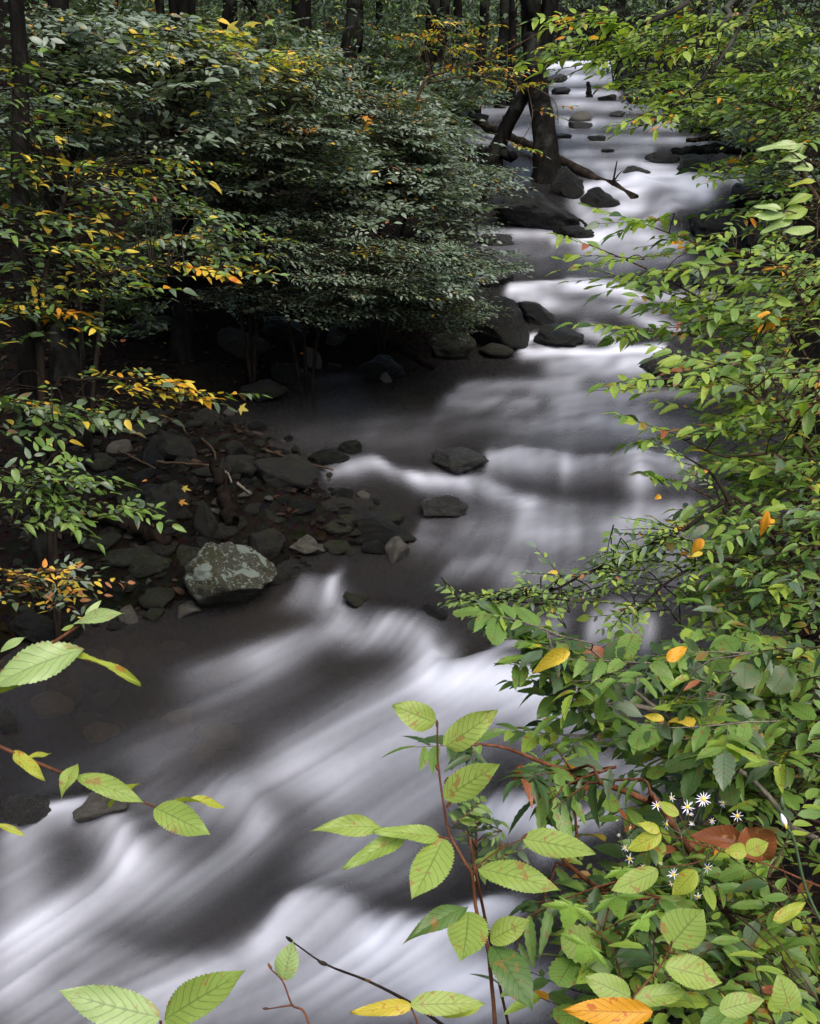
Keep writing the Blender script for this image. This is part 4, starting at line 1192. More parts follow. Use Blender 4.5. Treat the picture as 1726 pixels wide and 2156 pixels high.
# trees that show their trunks -------------------------------------------------
b1 = P(1153, 372, 14.3)
trunk_tree('tree', [[b1[0], b1[1], b1[2] - .15], P(1150, 330, 14.4), P(1143, 254, 14.5), P(1134, 206, 14.6), P(1128, 150, 14.7), P(1122, 90, 14.8), P(1117, 20, 14.9)], .150, 'thick dark forked trunk standing on the boulder bank at mid stream', height=9, seed=1,
           fork=[P(1128, 150, 14.7), P(1140, 100, 14.75), P(1153, 46, 14.8), P(1164, -40, 14.9), P(1172, -180, 15)], nleaf=1400, crown_shift=(-1.5, 0))
trunk_tree('tree', [P(1036, 340, 15.2), P(1052, 300, 15.1), P(1073, 254, 15.0), P(1100, 206, 14.9), P(1116, 165, 14.9), P(1140, 100, 15), P(1160, 30, 15.1)], .095, 'slanting trunk leaning right against the thick forked trunk', height=8, seed=2, nleaf=900)
TR = [  # (path as px, py), depth, diameter px, label
    ([(627, 330), (630, 110), (634, 20)], 15.5, 46, 'straight thick trunk rising behind the shrubs, top centre-left', 2),
    ([(490, 340), (487, 80), (484, 20)], 17.5, 32, 'dark trunk left of the straight thick trunk, behind yellow leaves', 3),
    ([(530, 340), (527, 90), (527, 20)], 19.0, 30, 'second dark trunk just behind the yellow maple leaves', 4),
    ([(720, 270), (728, 160), (742, 60), (748, 20)], 15.0, 40, 'dark leaning trunk between shrub top and back woods', 5),
    ([(880, 250), (897, 140), (912, 20)], 20.0, 30, 'dark slanting trunk left of the stream woods', 6),
    ([(905, 240), (922, 120), (936, 20)], 22.0, 24, 'thin slanting trunk right beside the dark slanting trunk', 7),
    ([(948, 230), (958, 120), (964, 20)], 24.0, 20, 'slim trunk in the back woods before the yellow leaves', 8),
    ([(1000, 225), (1012, 110), (1020, 20)], 22.0, 22, 'slim trunk with orange leaves before it', 9),
    ([(1052, 205), (1056, 110), (1062, 20)], 25.0, 24, 'trunk at the far left waterside, left of the forked tree', 10),
    ([(1076, 200), (1078, 110), (1080, 20)], 26.0, 20, 'trunk nearest the forked tree on the far left bank', 11),
    ([(806, 260), (800, 110), (798, 20)], 27.0, 16, 'far grey trunk between leaning and slanting dark trunks', 12),
    ([(1310, 200), (1308, 110), (1306, 20)], 34.0, 26, 'far trunk at the right water edge under hanging leaves', 13),
    ([(1482, 200), (1480, 100), (1478, 20)], 30.0, 24, 'far trunk on the right bank behind the hanging branch', 14),
    ([(1560, 200), (1556, 100), (1552, 20)], 36.0, 20, 'far slim trunk on the right bank behind green saplings', 15),
    ([(1400, 180), (1405, 100), (1410, 20)], 44.0, 16, 'farthest slim trunk on the right, half hidden by leaves', 16),
    ([(660, 250), (668, 100), (672, 20)], 30.0, 14, 'thin far trunk right of the straight thick trunk', 17),
    ([(850, 240), (846, 120), (842, 20)], 32.0, 14, 'thin far trunk in the gap of the back woods', 18),
    ([(1180, 120), (1178, 80), (1176, 20)], 55.0, 10, 'tiny far trunk beyond the white falls', 19),
    ([(1270, 110), (1272, 70), (1275, 20)], 58.0, 10, 'tiny far trunk right above the far white falls', 20),
]
for k, (pp, d, w, lab, sd) in enumerate(TR):
    g = down(*pp[0], d)
    pts = [g] + [P(x, y, d) for x, y in pp[1:]]
    pts = [pts[0]] + [q for q in pts[1:] if q[2] > g[2] + .3]
    trunk_tree('tree', pts, w * d / FPX / 2, lab, height=10 + (k % 4), seed=sd, group='tree trunks in the woods', nleaf=1100, crown_r=2.4 + .2 * (k % 3))
g = down(385, 700, 8.3)
trunk_tree('tree', [g, P(387, 700, 8.3), P(388, 600, 8.35), P(385, 450, 8.4), P(384, 300, 8.4)], .085, 'dark trunk on the shaded left bank under the yellow-leaved branch', height=7, seed=30, nleaf=500, crown_r=1.7)
g = down(60, 960, 5.1)
TL = trunk_tree('tree', [g, P(62, 800, 5.1), P(48, 600, 5.1), P(42, 380, 5.1), P(36, 30, 5.15)], .052, 'mossy brown trunk at the left edge behind yellow-green leaves', height=6, seed=31, crown=False)
g = down(120, 620, 7.6)
trunk_tree('tree', [g, P(118, 420, 7.6), P(118, 200, 7.7), P(122, 20, 7.7)], .085, 'dark trunk seen through the leaves at upper left', height=8, seed=32, nleaf=600, crown_r=2.0)
# unseen trees added outside the view so that their crowns shade the banks
for k, (x, y) in enumerate([(-9.5, 3.0), (-9.0, 8.0), (-9.5, 15.0), (7.8, 7.5), (7.8, 13.0)]):
    g = np.array([x, y, zg(x, y)])
    trunk_tree('tree', [g, g + [.05, 0, 2.0], g + [.1, .1, 4.5]], .14, 'unseen tall tree added for shade outside the view, ' + ['left of the gravel bar', 'left of the shaded bank', 'left of the back woods', 'right of the big right-hand boulder', 'right of the upper stream'][k], height=10 + k % 3, seed=60 + k, group='unseen shade trees outside the view', nleaf=1800, crown_r=3.0)

# ------------------------------------------------------------------ left bank shrubs
mats = [GREEN_SHADE, GREEN_DEEP, YELLOW, ORANGE, BROWN, GREEN_FRESH, GREEN_LIME]
AUT = [(290, 355, 150, 30, .35, [2, 6]), (300, 480, 120, 40, .55, [2, 2, 2, 2, 3]), (100, 350, 60, 60, .25, [2]), (440, 577, 110, 22, .9, [2, 2, 2, 2, 3]), (230, 560, 100, 60, .45, [2, 6]), (60, 620, 60, 40, .5, [2]),
       (350, 820, 150, 35, .65, [2, 2, 2, 2, 3]), (180, 800, 60, 40, .4, [2]), (145, 655, 30, 20, .8, [3]), (190, 245, 40, 30, .4, [2]), (600, 130, 80, 40, .6, [2, 6]), (310, 110, 60, 40, .4, [2, 6]), (480, 60, 60, 40, .7, [2, 6]),
       (780, 530, 40, 12, .4, [2]), (940, 640, 40, 20, .12, [2]), (770, 250, 20, 15, .6, [3]), (630, 275, 30, 15, .5, [3, 4]), (860, 130, 100, 70, .3, [2, 3]), (980, 110, 90, 60, .35, [2, 3])]
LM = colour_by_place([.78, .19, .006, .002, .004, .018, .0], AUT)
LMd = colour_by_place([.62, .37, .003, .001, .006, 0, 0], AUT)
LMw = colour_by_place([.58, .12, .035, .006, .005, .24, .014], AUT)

pl = Plant('beech_sapling', down(75, 960, 4.9), 'near beech sapling with yellow and green layered sprays at the left edge', 'sapling', key='near', tpls=T_NEAR)
pl.stem([pl.base, P(85, 780, 4.9), P(100, 560, 4.95), P(140, 400, 5.0)], .022, .010)
pl.stem([pl.base, P(110, 860, 4.9), P(180, 800, 4.9), P(330, 800, 4.8)], .012, .004)
pl.stem([P(90, 700, 4.92), P(200, 590, 4.9), P(340, 560, 4.85), P(500, 570, 4.8)], .012, .003)
fill(pl, [(140, 430, 130, 90, 4.7, 5.6, 26), (330, 470, 160, 70, 4.8, 5.7, 26), (470, 520, 110, 50, 4.8, 5.4, 14), (150, 570, 130, 60, 4.6, 5.2, 22), (300, 360, 160, 40, 5.0, 5.8, 16)], SPR_THIN, LMw, .050, .36, head=(1.25, .5), pitch=(-.05, .13))
fill(pl, [(430, 572, 110, 16, 4.7, 4.9, 5), (110, 640, 90, 40, 4.6, 5.0, 10), (190, 700, 25, 50, 4.7, 4.9, 3), (260, 610, 60, 20, 4.7, 4.9, 4), (210, 860, 100, 35, 4.6, 4.9, 9), (330, 815, 130, 25, 4.7, 4.9, 8), (450, 820, 50, 12, 4.75, 4.85, 2), (120, 900, 90, 40, 4.6, 4.9, 3)], SPR_THIN, LMw, .050, .36, head=(1.3, .35), pitch=(-.08, .1))
fill(pl, [(70, 250, 60, 180, 4.5, 4.9, 16), (60, 560, 50, 160, 4.5, 4.8, 10), (60, 850, 50, 60, 4.5, 4.8, 4)], SPR_THIN, LMw, .050, .36, head=(1.0, .8), pitch=(-.05, .15))
pl.tips(LMw, .05, .3, SPR_THIN)
pl.finish(295, 1)

pl = Plant('beech_sapling', down(-190, 1150, 4.3), 'slender sapling with a fan of green leaves above the gravel bar', 'sapling', key='near', tpls=T_NEAR)
pl.stem([pl.base, P(-60, 1060, 4.2), P(40, 1000, 4.1), P(120, 1010, 4.0)], .012, .005)
fill(pl, [(90, 1000, 80, 35, 3.9, 4.3, 12), (150, 1050, 100, 40, 3.9, 4.2, 10), (255, 1075, 55, 18, 4.0, 4.1, 4), (110, 1120, 50, 25, 3.9, 4.1, 4)], SPR_THIN, colour_by_place([.25, .05, 0, 0, 0, .65, .05], []), .046, .30, head=(1.5, .5), pitch=(-.15, .12))
pl.finish(220, 2)

pl = Plant('low_shrub', down(-230, 1250, 3.9), 'low shrub with small yellow-brown leaves at the left edge', 'shrub', key='mid', tpls=T_MID)
pl.stem([pl.base, P(-60, 1230, 3.8), P(20, 1210, 3.7), P(90, 1200, 3.7), P(150, 1190, 3.7)], .006, .003)
pl.stem([pl.base, P(-70, 1260, 3.75), P(10, 1230, 3.65), P(60, 1220, 3.65), P(120, 1250, 3.6)], .006, .003)
fill(pl, [(90, 1240, 75, 45, 3.55, 3.8, 13), (40, 1210, 40, 25, 3.6, 3.8, 5), (160, 1225, 45, 25, 3.6, 3.7, 4)], SPR_THIN, colour_by_place([.15, .30, .30, .08, .17, 0, 0], []), .034, .22, head=(1.2, .7), pitch=(-.2, .25))
pl.finish(150, 3)

def left_bush(label, base, stems, regs, tset, matf, leaf, L, nobj, seed, tp=T_MID, key='mid', head=(1.2, .55), name='understory_shrub', pitch=(.0, .13)):
    pl = Plant(name, base, label, 'shrub', 'shrubs of the left bank', key=key, tpls=tp)
    for s in stems:
        pl.stem([pl.base] + s, .016, .006)
    regs = [(a, b_, c, e_, f, g_, int(n_ * 1.35)) for a, b_, c, e_, f, g_, n_ in regs]
    fill(pl, regs, tset, matf, leaf, L, head=head, pitch=pitch)
    return pl.finish(nobj, seed)
left_bush('tall leafy shrub with broad leaves filling the upper left corner', down(150, 640, 6.3), [[P(160, 500, 6.3), P(150, 300, 6.4), P(170, 130, 6.5)], [P(240, 480, 6.4), P(330, 300, 6.5), P(420, 170, 6.6)]],
          [(140, 200, 130, 150, 5.8, 7.2, 75), (330, 220, 170, 120, 6.0, 7.4, 75), (230, 80, 210, 60, 6.0, 7.5, 55), (430, 120, 130, 60, 6.3, 7.4, 34)], SPR, LM, .058, .44, 200, 11)
left_bush('grey-green shrub with arching layered branches left of the straight thick trunk', down(520, 560, 8.0), [[P(520, 480, 8.0), P(540, 350, 8.1), P(600, 200, 8.2)], [P(470, 450, 7.8), P(420, 330, 7.8), P(430, 250, 7.8)], [P(560, 420, 7.7), P(650, 300, 7.6), P(720, 260, 7.5)]],
          [(560, 220, 150, 100, 7.0, 8.8, 90), (480, 330, 150, 70, 7.0, 8.5, 70), (640, 160, 110, 60, 7.5, 9.0, 45), (640, 330, 130, 70, 6.9, 8.4, 70)], SPR_DENSE, LM, .046, .48, 200, 12)
left_bush('wide grey-green shrub whose flat branches reach towards the forked tree', down(800, 560, 8.8), [[P(800, 480, 8.8), P(820, 380, 8.8), P(860, 290, 8.8)], [P(760, 460, 8.6), P(720, 350, 8.5), P(740, 250, 8.5)], [P(860, 430, 8.4), P(930, 330, 8.2)]],
          [(780, 250, 140, 60, 8.0, 9.8, 70), (830, 320, 150, 60, 7.8, 9.6, 85), (900, 290, 80, 40, 8.0, 9.2, 40), (780, 400, 140, 60, 7.6, 9.0, 70), (900, 390, 90, 50, 8.0, 9.2, 40)], SPR_DENSE, LM, .045, .50, 200, 13)
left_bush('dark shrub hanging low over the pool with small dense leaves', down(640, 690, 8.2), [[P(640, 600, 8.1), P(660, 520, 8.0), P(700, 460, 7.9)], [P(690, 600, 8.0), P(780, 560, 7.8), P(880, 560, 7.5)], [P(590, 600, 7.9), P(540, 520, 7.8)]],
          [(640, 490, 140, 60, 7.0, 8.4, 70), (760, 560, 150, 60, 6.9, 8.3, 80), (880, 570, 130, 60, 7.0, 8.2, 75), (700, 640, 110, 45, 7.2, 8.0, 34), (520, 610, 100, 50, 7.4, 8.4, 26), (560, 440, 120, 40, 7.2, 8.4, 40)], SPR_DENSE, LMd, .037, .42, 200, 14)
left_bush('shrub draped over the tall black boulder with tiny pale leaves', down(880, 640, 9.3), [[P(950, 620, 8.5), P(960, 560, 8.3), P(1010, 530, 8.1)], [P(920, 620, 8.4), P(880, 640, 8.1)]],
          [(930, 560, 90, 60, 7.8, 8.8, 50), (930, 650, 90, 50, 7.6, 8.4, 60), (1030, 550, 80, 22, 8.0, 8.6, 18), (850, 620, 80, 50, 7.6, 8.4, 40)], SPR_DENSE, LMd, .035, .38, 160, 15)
left_bush('small pale-leaved shrub growing in front of the big black boulder', down(900, 480, 11.0), [[P(920, 440, 10.9), P(990, 400, 10.7), P(1060, 350, 10.6)], [P(940, 450, 10.8), P(1020, 420, 10.5)]],
          [(1000, 385, 100, 40, 10.2, 11.2, 24), (940, 430, 80, 40, 10.2, 11.4, 26), (900, 350, 90, 30, 10.4, 11.6, 26), (1060, 362, 50, 8, 10.4, 11, 3), (960, 480, 60, 25, 10.0, 10.8, 14)], SPR, LM, .050, .46, 120, 16)
left_bush('pale shrub above the short dark log left of the leaning trunk', down(880, 330, 13.5), [[P(890, 300, 13.4), P(920, 260, 13.2)]],
          [(900, 270, 90, 35, 12.4, 14, 36), (850, 220, 80, 40, 12.5, 14.5, 30)], SPR, LM, .070, .6, 60, 17)
# thin bare stems in the shade of the left bank
for k, (pp, d, r, lab) in enumerate([([(170, 720), (165, 600), (172, 480), (172, 380)], 6.0, .009, 'thin grey stem left of the dark bank trunk'), ([(150, 1080), (110, 980), (90, 880)], 5.6, .008, 'thin leaning stem beside the slender sapling')]):
    g = down(pp[0][0], pp[0][1], d)
    log_thing('bare_sapling', [g] + [P(x, y, d) for x, y in pp], r, r * .5, M_BARK, lab, 'sapling', sides=7)
# ================================================================== back woods
def back_sapling(label, px, py, d, regs, leaf, L, seed, matf, nobj=0, group='saplings in the back woods', name='woodland_sapling', tset=SPR_DENSE, cat='sapling'):
    pl = Plant(name, down(px, py, d), label, cat, group, key='far', tpls=T_FAR)
    pl.stem([pl.base, P(px + 6, py - 60, d), P(px, py - 130, d)], .02, .008, 8, 5)
    fill(pl, regs, tset, matf, leaf, L, head=(RNG.uniform(-1, 1.5), 1.2), pitch=(-.08, .2), twig=False, joinit=True)
    if not pl.lv.p:
        pl.lv.add(P(px, py - 60, d), (0, 0, 1), (1, 0, 0), leaf, 0)
    return pl.finish(nobj, seed)
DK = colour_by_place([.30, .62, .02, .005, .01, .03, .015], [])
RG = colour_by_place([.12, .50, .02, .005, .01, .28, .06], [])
BACK = [
    (560, 200, 13.5, [(560, 110, 110, 70, 12, 15, 55)], .085, .7, DK, 'dark leafy sapling behind the yellow maple branch'),
    (690, 190, 17.0, [(700, 90, 90, 60, 16, 19, 45), (660, 150, 70, 40, 15, 18, 25)], .09, .8, DK, 'dark sapling in the gap right of the straight thick trunk'),
    (800, 200, 19.0, [(800, 120, 90, 70, 17, 22, 55), (810, 190, 80, 30, 15, 18, 30)], .09, .8, DK, 'dark sapling before the back woods at top centre'),
    (930, 220, 20.0, [(930, 190, 90, 40, 17, 21, 45), (900, 80, 90, 60, 20, 26, 40)], .09, .8, DK, 'dark low sapling left of the upper stream'),
    (1010, 205, 22.0, [(1010, 150, 60, 40, 22, 26, 30), (1000, 200, 60, 22, 19, 22, 25)], .09, .8, DK, 'shadowy sapling at the far left waterside'),
    (1060, 130, 30.0, [(1060, 110, 70, 60, 28, 36, 40)], .11, 1.0, DK, 'far sapling behind the forked tree'),
    (1400, 230, 24.0, [(1420, 190, 90, 40, 22, 30, 55), (1480, 120, 100, 70, 24, 32, 50)], .10, .9, RG, 'green sapling on the right bank above the bend'),
    (1560, 260, 16.0, [(1560, 200, 120, 60, 14, 18, 60), (1500, 250, 70, 25, 15, 18, 25)], .085, .7, RG, 'leafy sapling on the right bank behind the dark log'),
    (1650, 200, 13.0, [(1640, 110, 90, 80, 12, 15, 60)], .085, .7, RG, 'sapling in the upper right corner'),
    (1330, 140, 38.0, [(1350, 110, 80, 50, 34, 42, 45)], .12, 1.1, RG, 'far sapling right of the far white falls'),
    (1640, 290, 12.0, [(1640, 270, 90, 40, 10.5, 13, 45), (1660, 350, 60, 30, 10, 12, 22)], .07, .6, DK, 'dark shrub on the right bank behind the large veined leaves'),
    (420, 90, 15.0, [(400, 60, 120, 50, 13, 17, 45)], .09, .75, DK, 'dark sapling at the top left behind the tall leafy shrub'),
    (240, 90, 12.0, [(220, 60, 180, 60, 10, 13, 55)], .085, .7, DK, 'dark sapling in the top left corner'),
    (60, 400, 9.0, [(60, 330, 70, 140, 8, 10, 36)], .075, .6, DK, 'dark sapling behind the mossy brown edge trunk'),
    (260, 720, 9.0, [(230, 640, 130, 80, 8.2, 9.4, 30)], .055, .5, DK, 'shaded sapling on the bank left of the dark bank trunk'),
    (330, 560, 9.6, [(330, 500, 120, 70, 8.6, 10, 40)], .07, .55, DK, 'shaded sapling behind the dark bank trunk'),
]
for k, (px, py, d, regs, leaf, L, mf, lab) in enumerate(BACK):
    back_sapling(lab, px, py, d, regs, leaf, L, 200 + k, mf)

# the far wood: one mass of leaves on the slopes beyond
rg = np.random.default_rng(77)
PP = []
for k in range(2300):
    y = rg.uniform(19, 76); side = rg.random()
    if side < .50: x = xl(y) - rg.uniform(.3, 8 + .4 * y)
    elif side < .80: x = xr(y) + rg.uniform(.3, 6 + .25 * y)
    else:
        y = rg.uniform(58, 80); x = rg.uniform(-14, 28)
    z = zg(x, y) + abs(rg.normal(0, 1)) * (1.0 + y * .045)
    PP.append(np.array([x, y, z]) + rg.normal(0, 1, (36, 3)) * np.array([.75, .75, .40]))
for k in range(620):
    y = rg.uniform(15, 34); x = xl(y) - rg.uniform(.8, 13)
    z = zg(x, y) + abs(rg.normal(0, 1)) * 1.7 + .3
    PP.append(np.array([x, y, z]) + rg.normal(0, 1, (36, 3)) * np.array([.55, .55, .28]))
PP = np.concatenate(PP); n_ = len(PP)
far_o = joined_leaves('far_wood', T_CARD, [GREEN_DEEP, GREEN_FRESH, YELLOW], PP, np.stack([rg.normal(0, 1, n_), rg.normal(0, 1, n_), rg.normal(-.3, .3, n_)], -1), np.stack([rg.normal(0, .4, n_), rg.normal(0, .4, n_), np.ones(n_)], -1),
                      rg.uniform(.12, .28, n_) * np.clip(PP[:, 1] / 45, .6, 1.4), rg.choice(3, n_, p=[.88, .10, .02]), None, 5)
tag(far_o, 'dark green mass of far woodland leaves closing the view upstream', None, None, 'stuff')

# fallen leaves on the banks
LITTER = leaf_material('litter_leaf', (.010, .0065, .0045), (.019, .011, .007), (.034, .018, .010), trans=.05, rough=.6, spec=.2)
PP = []
while len(PP) < 5200:
    y = float(rg.choice([rg.uniform(3, 10), rg.uniform(3, 10), rg.uniform(10, 24)])); sd = rg.random()
    x = xl(y) - abs(rg.normal(0, 1.6)) - .1 if sd < .75 else xr(y) + abs(rg.normal(0, 1.4)) + .1
    PP.append((x, y, float(zg(x, y)) + .012))
PP = np.array(PP); n_ = len(PP)
lit = joined_leaves('leaf_litter', T_MID, [LITTER, M_GROUND, YELLOW, ORANGE], PP, np.stack([rg.normal(0, 1, n_), rg.normal(0, 1, n_), rg.normal(0, .15, n_)], -1), np.stack([rg.normal(0, .5, n_), rg.normal(0, .5, n_), np.ones(n_)], -1),
                    rg.uniform(.03, .07, n_), rg.choice(4, n_, p=[.60, .385, .010, .005]), None, 6)
tag(lit, 'fallen brown leaves scattered over the dark banks', None, None, 'stuff')

# ================================================================== overhanging branch, top right
RM = colour_by_place([.0, .02, .01, .012, .005, .30, .65], [(1200, 60, 25, 25, .5, [3]), (1230, 190, 40, 20, .2, [3]), (1385, 265, 40, 25, .2, [3])])
pl = Plant('overhanging_tree', np.array([4.6, 7.4, zg(4.6, 7.4)]), 'tree on the right bank whose yellow-green branches hang over the upper stream', 'tree', key='near', tpls=T_NEAR, bark=M_BARK_GREY)
tb = pl.base
pl.stem([tb, tb + [-.1, -.1, 1.2], tb + [-.3, -.3, 2.6], tb + [-.5, -.6, 4.2]], .09, .05, 16, 12)
pl.stem([tb + [-.38, -.4, 3.0], P(1640, -60, 5.4), P(1530, 40, 5.2), P(1400, 130, 5.0), P(1290, 170, 4.9)], .022, .004, 20)
pl.stem([tb + [-.42, -.45, 3.3], P(1580, -110, 5.2), P(1440, 10, 5.0), P(1330, 60, 4.9), P(1250, 100, 4.85), P(1190, 125, 4.8)], .018, .002, 24)
pl.stem([P(1600, -20, 5.3), P(1520, 120, 5.1), P(1450, 190, 5.0), P(1395, 260, 4.95)], .010, .003, 12)
pl.stem([P(1500, 20, 5.2), P(1450, 150, 5.1), P(1460, 230, 5.05)], .007, .003, 12)
fill(pl, [(1215, 110, 60, 26, 4.6, 5.0, 5), (1300, 140, 90, 45, 4.7, 5.1, 10), (1400, 90, 110, 50, 4.8, 5.4, 14), (1260, 60, 110, 30, 4.7, 5.1, 9), (1440, 170, 80, 30, 4.9, 5.2, 9), (1390, 235, 50, 30, 4.8, 5.0, 7), (1560, 60, 110, 40, 5.0, 5.6, 12), (1480, 40, 120, 30, 5.0, 5.5, 10), (1210, 40, 40, 20, 4.7, 4.9, 3)],
     SPR_THIN, RM, .052, .32, head=(-1.3, .5), pitch=(-.15, .15))
pl.finish(300, 21)
# thin branch with autumn leaves crossing from the forked tree
pl = Plant('autumn_sapling', down(840, 260, 12.0), 'thin sapling with yellow and orange leaves crossing before the forked tree', 'sapling', key='mid', tpls=T_MID, bark=M_TWIG)
pl.stem([pl.base, P(880, 200, 12), P(940, 150, 12), P(1040, 120, 11.9), P(1150, 60, 11.8)], .02, .006)
pl.stem([P(900, 175, 12), P(1000, 160, 11.9), P(1100, 175, 11.8), P(1165, 210, 11.7), P(1175, 260, 11.7)], .010, .004)
pl.stem([P(1110, 180, 11.8), P(1120, 250, 11.7), P(1090, 310, 11.7)], .006, .003)
fill(pl, [(990, 90, 90, 60, 11.6, 12.4, 13), (900, 60, 70, 35, 11.8, 12.4, 8), (1120, 178, 26, 14, 11.5, 11.9, 2), (1160, 240, 14, 30, 11.5, 11.9, 2), (1095, 308, 22, 10, 11.5, 11.8, 2), (1060, 150, 60, 25, 11.6, 12, 5)], SPR_THIN,
     colour_by_place([.05, .05, .35, .16, .03, .2, .16], []), .070, .45, head=(1.3, .7), pitch=(-.05, .2))
pl.finish(160, 22)
pl = Plant('maple_sapling', down(590, 230, 9.6), 'maple sapling with bright yellow leaves before the dark trunks at top left', 'sapling', key='maple', tpls=[maple_template(0)], bark=M_TWIG)
pl.stem([pl.base, P(560, 150, 9.5), P(500, 80, 9.4), P(470, 50, 9.4)], .012, .005)
YM = colour_by_place([0, 0, .6, .02, 0, .03, .35], [])
for (px, py, s) in [(470, 55, .13), (495, 70, .12), (510, 48, .11), (530, 45, .10), (455, 75, .11), (485, 90, .10), (470, 35, .10), (560, 40, .08), (600, 125, .10), (575, 140, .10), (630, 132, .09), (655, 140, .08), (545, 135, .09), (300, 55, .09), (350, 60, .09), (340, 130, .08), (445, 45, .09), (520, 85, .1)]:
    d_ = 9.3 + RNG.uniform(-.2, .2)
    q = P(px, py, d_)
    pl.lv.add(q, unit(np.array([RNG.normal(.4, .6), RNG.normal(-.6, .3), RNG.normal(-.45, .2)])), unit(np.array([RNG.normal(0, .3), -.5, .8])), s * 1.1, YM(np.atleast_2d(q)))
    pl.join(q, .003)
pl.finish(40, 23)

# ================================================================== right bank shrubs (near)
RA = [(1630, 680, 40, 15, .4, [3]), (1450, 520, 14, 8, .4, [3]), (1640, 560, 20, 10, .5, [3]), (1480, 1150, 25, 15, .5, [2, 3]), (1620, 1110, 14, 30, .4, [3, 4]), (1560, 1250, 60, 60, .10, [3, 4]), (1680, 910, 14, 14, .6, [2])]
MR = colour_by_place([.08, .05, .008, .002, .006, .48, .36], RA)
MR2 = colour_by_place([.10, .22, .008, .002, .006, .54, .13], RA)
MRs = colour_by_place([.10, .16, .012, .008, .015, .55, .15], RA)
def right_bush(label, base, stems, regs, tset, matf, leaf, L, nobj, seed, thin=.70, tp=T_NEAR, key='near', head=(-1.35, .4), pitch=(-.08, .14), bark=None, r=.0019, name='streamside_shrub'):
    pl = Plant(name, base, label, 'shrub', 'shrubs of the right bank', key=key, tpls=tp, bark=bark or M_TWIG)
    for s in stems: pl.stem(s, .0065, .0016, 18)
    regs = [(a, b_, c, e_, f, g_, max(2, int(round(n_ * (thin if n_ > 9 else min(1, thin + .15)))))) for a, b_, c, e_, f, g_, n_ in regs]
    fill(pl, regs, tset, matf, leaf, L, head=head, pitch=pitch, r=r)
    if thin < 1: pl.tips(matf, leaf, L * .8, tset, 2)
    else: pl.tips(matf, leaf * .9, L * .7, tset, 2, .8)
    return pl.finish(nobj, seed)
gb = lambda x, y: np.array([x, y, float(zg(x, y))])
b = gb(2.1, 3.5)
right_bush('hornbeam shrub with light green fanned leaves reaching over the white ledge', b,
           [[b, P(1730, 800, 3.5), P(1640, 690, 3.4), P(1500, 640, 3.4), P(1370, 570, 3.35), P(1240, 515, 3.3)], [P(1750, 900, 3.5), P(1690, 770, 3.4), P(1500, 715, 3.3), P(1310, 690, 3.3)], [P(1720, 700, 3.5), P(1640, 560, 3.5), P(1480, 515, 3.5), P(1330, 462, 3.5)]],
           [(1300, 540, 40, 8, 3.28, 3.36, 2), (1370, 578, 70, 16, 3.28, 3.42, 6), (1350, 470, 30, 8, 3.45, 3.55, 1), (1480, 640, 100, 24, 3.2, 3.5, 8), (1420, 695, 90, 10, 3.25, 3.35, 5), (1620, 690, 90, 60, 3.2, 3.7, 22), (1610, 570, 80, 50, 3.3, 3.8, 14), (1450, 515, 60, 14, 3.45, 3.55, 3), (1670, 620, 50, 80, 3.3, 3.9, 16)],
           SPR_THIN, MR, .046, .30, 300, 31, .9)
b = gb(1.9, 3.0)
right_bush('shrub with drooping light green sprays before the large grey-patched boulder', b,
           [[b, P(1740, 1000, 3.0), P(1650, 880, 3.0), P(1520, 800, 2.95), P(1360, 800, 2.9)], [P(1735, 1050, 3.0), P(1640, 960, 2.9), P(1520, 960, 2.9), P(1400, 905, 2.85)]],
           [(1540, 770, 110, 34, 2.8, 3.2, 13), (1620, 830, 90, 60, 2.8, 3.3, 22), (1420, 800, 60, 14, 2.85, 2.95, 4), (1540, 880, 90, 30, 2.8, 3.1, 10), (1450, 910, 50, 10, 2.8, 2.9, 2), (1640, 950, 70, 60, 2.8, 3.3, 20)],
           SPR_THIN, MR, .042, .28, 290, 32, .9)
b = gb(1.75, 2.7)
right_bush('thorny twiggy shrub with small round leaves on a long branch over mid stream', b,
           [[b, P(1720, 1230, 2.7), P(1560, 1050, 2.7), P(1460, 1105, 2.65), P(1388, 1139, 2.6), P(1313, 1179, 2.55), P(1233, 1207, 2.5), P(1173, 1239, 2.48), P(1103, 1259, 2.45), P(973, 1269, 2.4)],
            [P(1700, 1300, 2.7), P(1600, 1200, 2.65), P(1500, 1180, 2.6), P(1400, 1230, 2.55), P(1340, 1290, 2.5)], [P(1540, 1065, 2.68), P(1500, 1000, 2.7), P(1440, 960, 2.7)], [P(1700, 1330, 2.7), P(1620, 1230, 2.7), P(1540, 1110, 2.75), P(1500, 1010, 2.75)]],
           [(1020, 1262, 60, 14, 2.36, 2.46, 8), (1110, 1256, 60, 22, 2.4, 2.5, 9), (1200, 1230, 60, 30, 2.44, 2.56, 9), (1300, 1190, 70, 45, 2.5, 2.62, 13), (1400, 1170, 70, 50, 2.5, 2.7, 14), (1330, 1260, 70, 40, 2.45, 2.6, 10), (1380, 1110, 60, 25, 2.55, 2.7, 7)],
           SPR_THIN, MRs, .022, .14, 280, 33, .9, T_MID, 'mid', head=(-1.3, .8), pitch=(-.1, .35), bark=M_TWIG_DARK, r=.0018)
b = gb(1.75, 2.95)
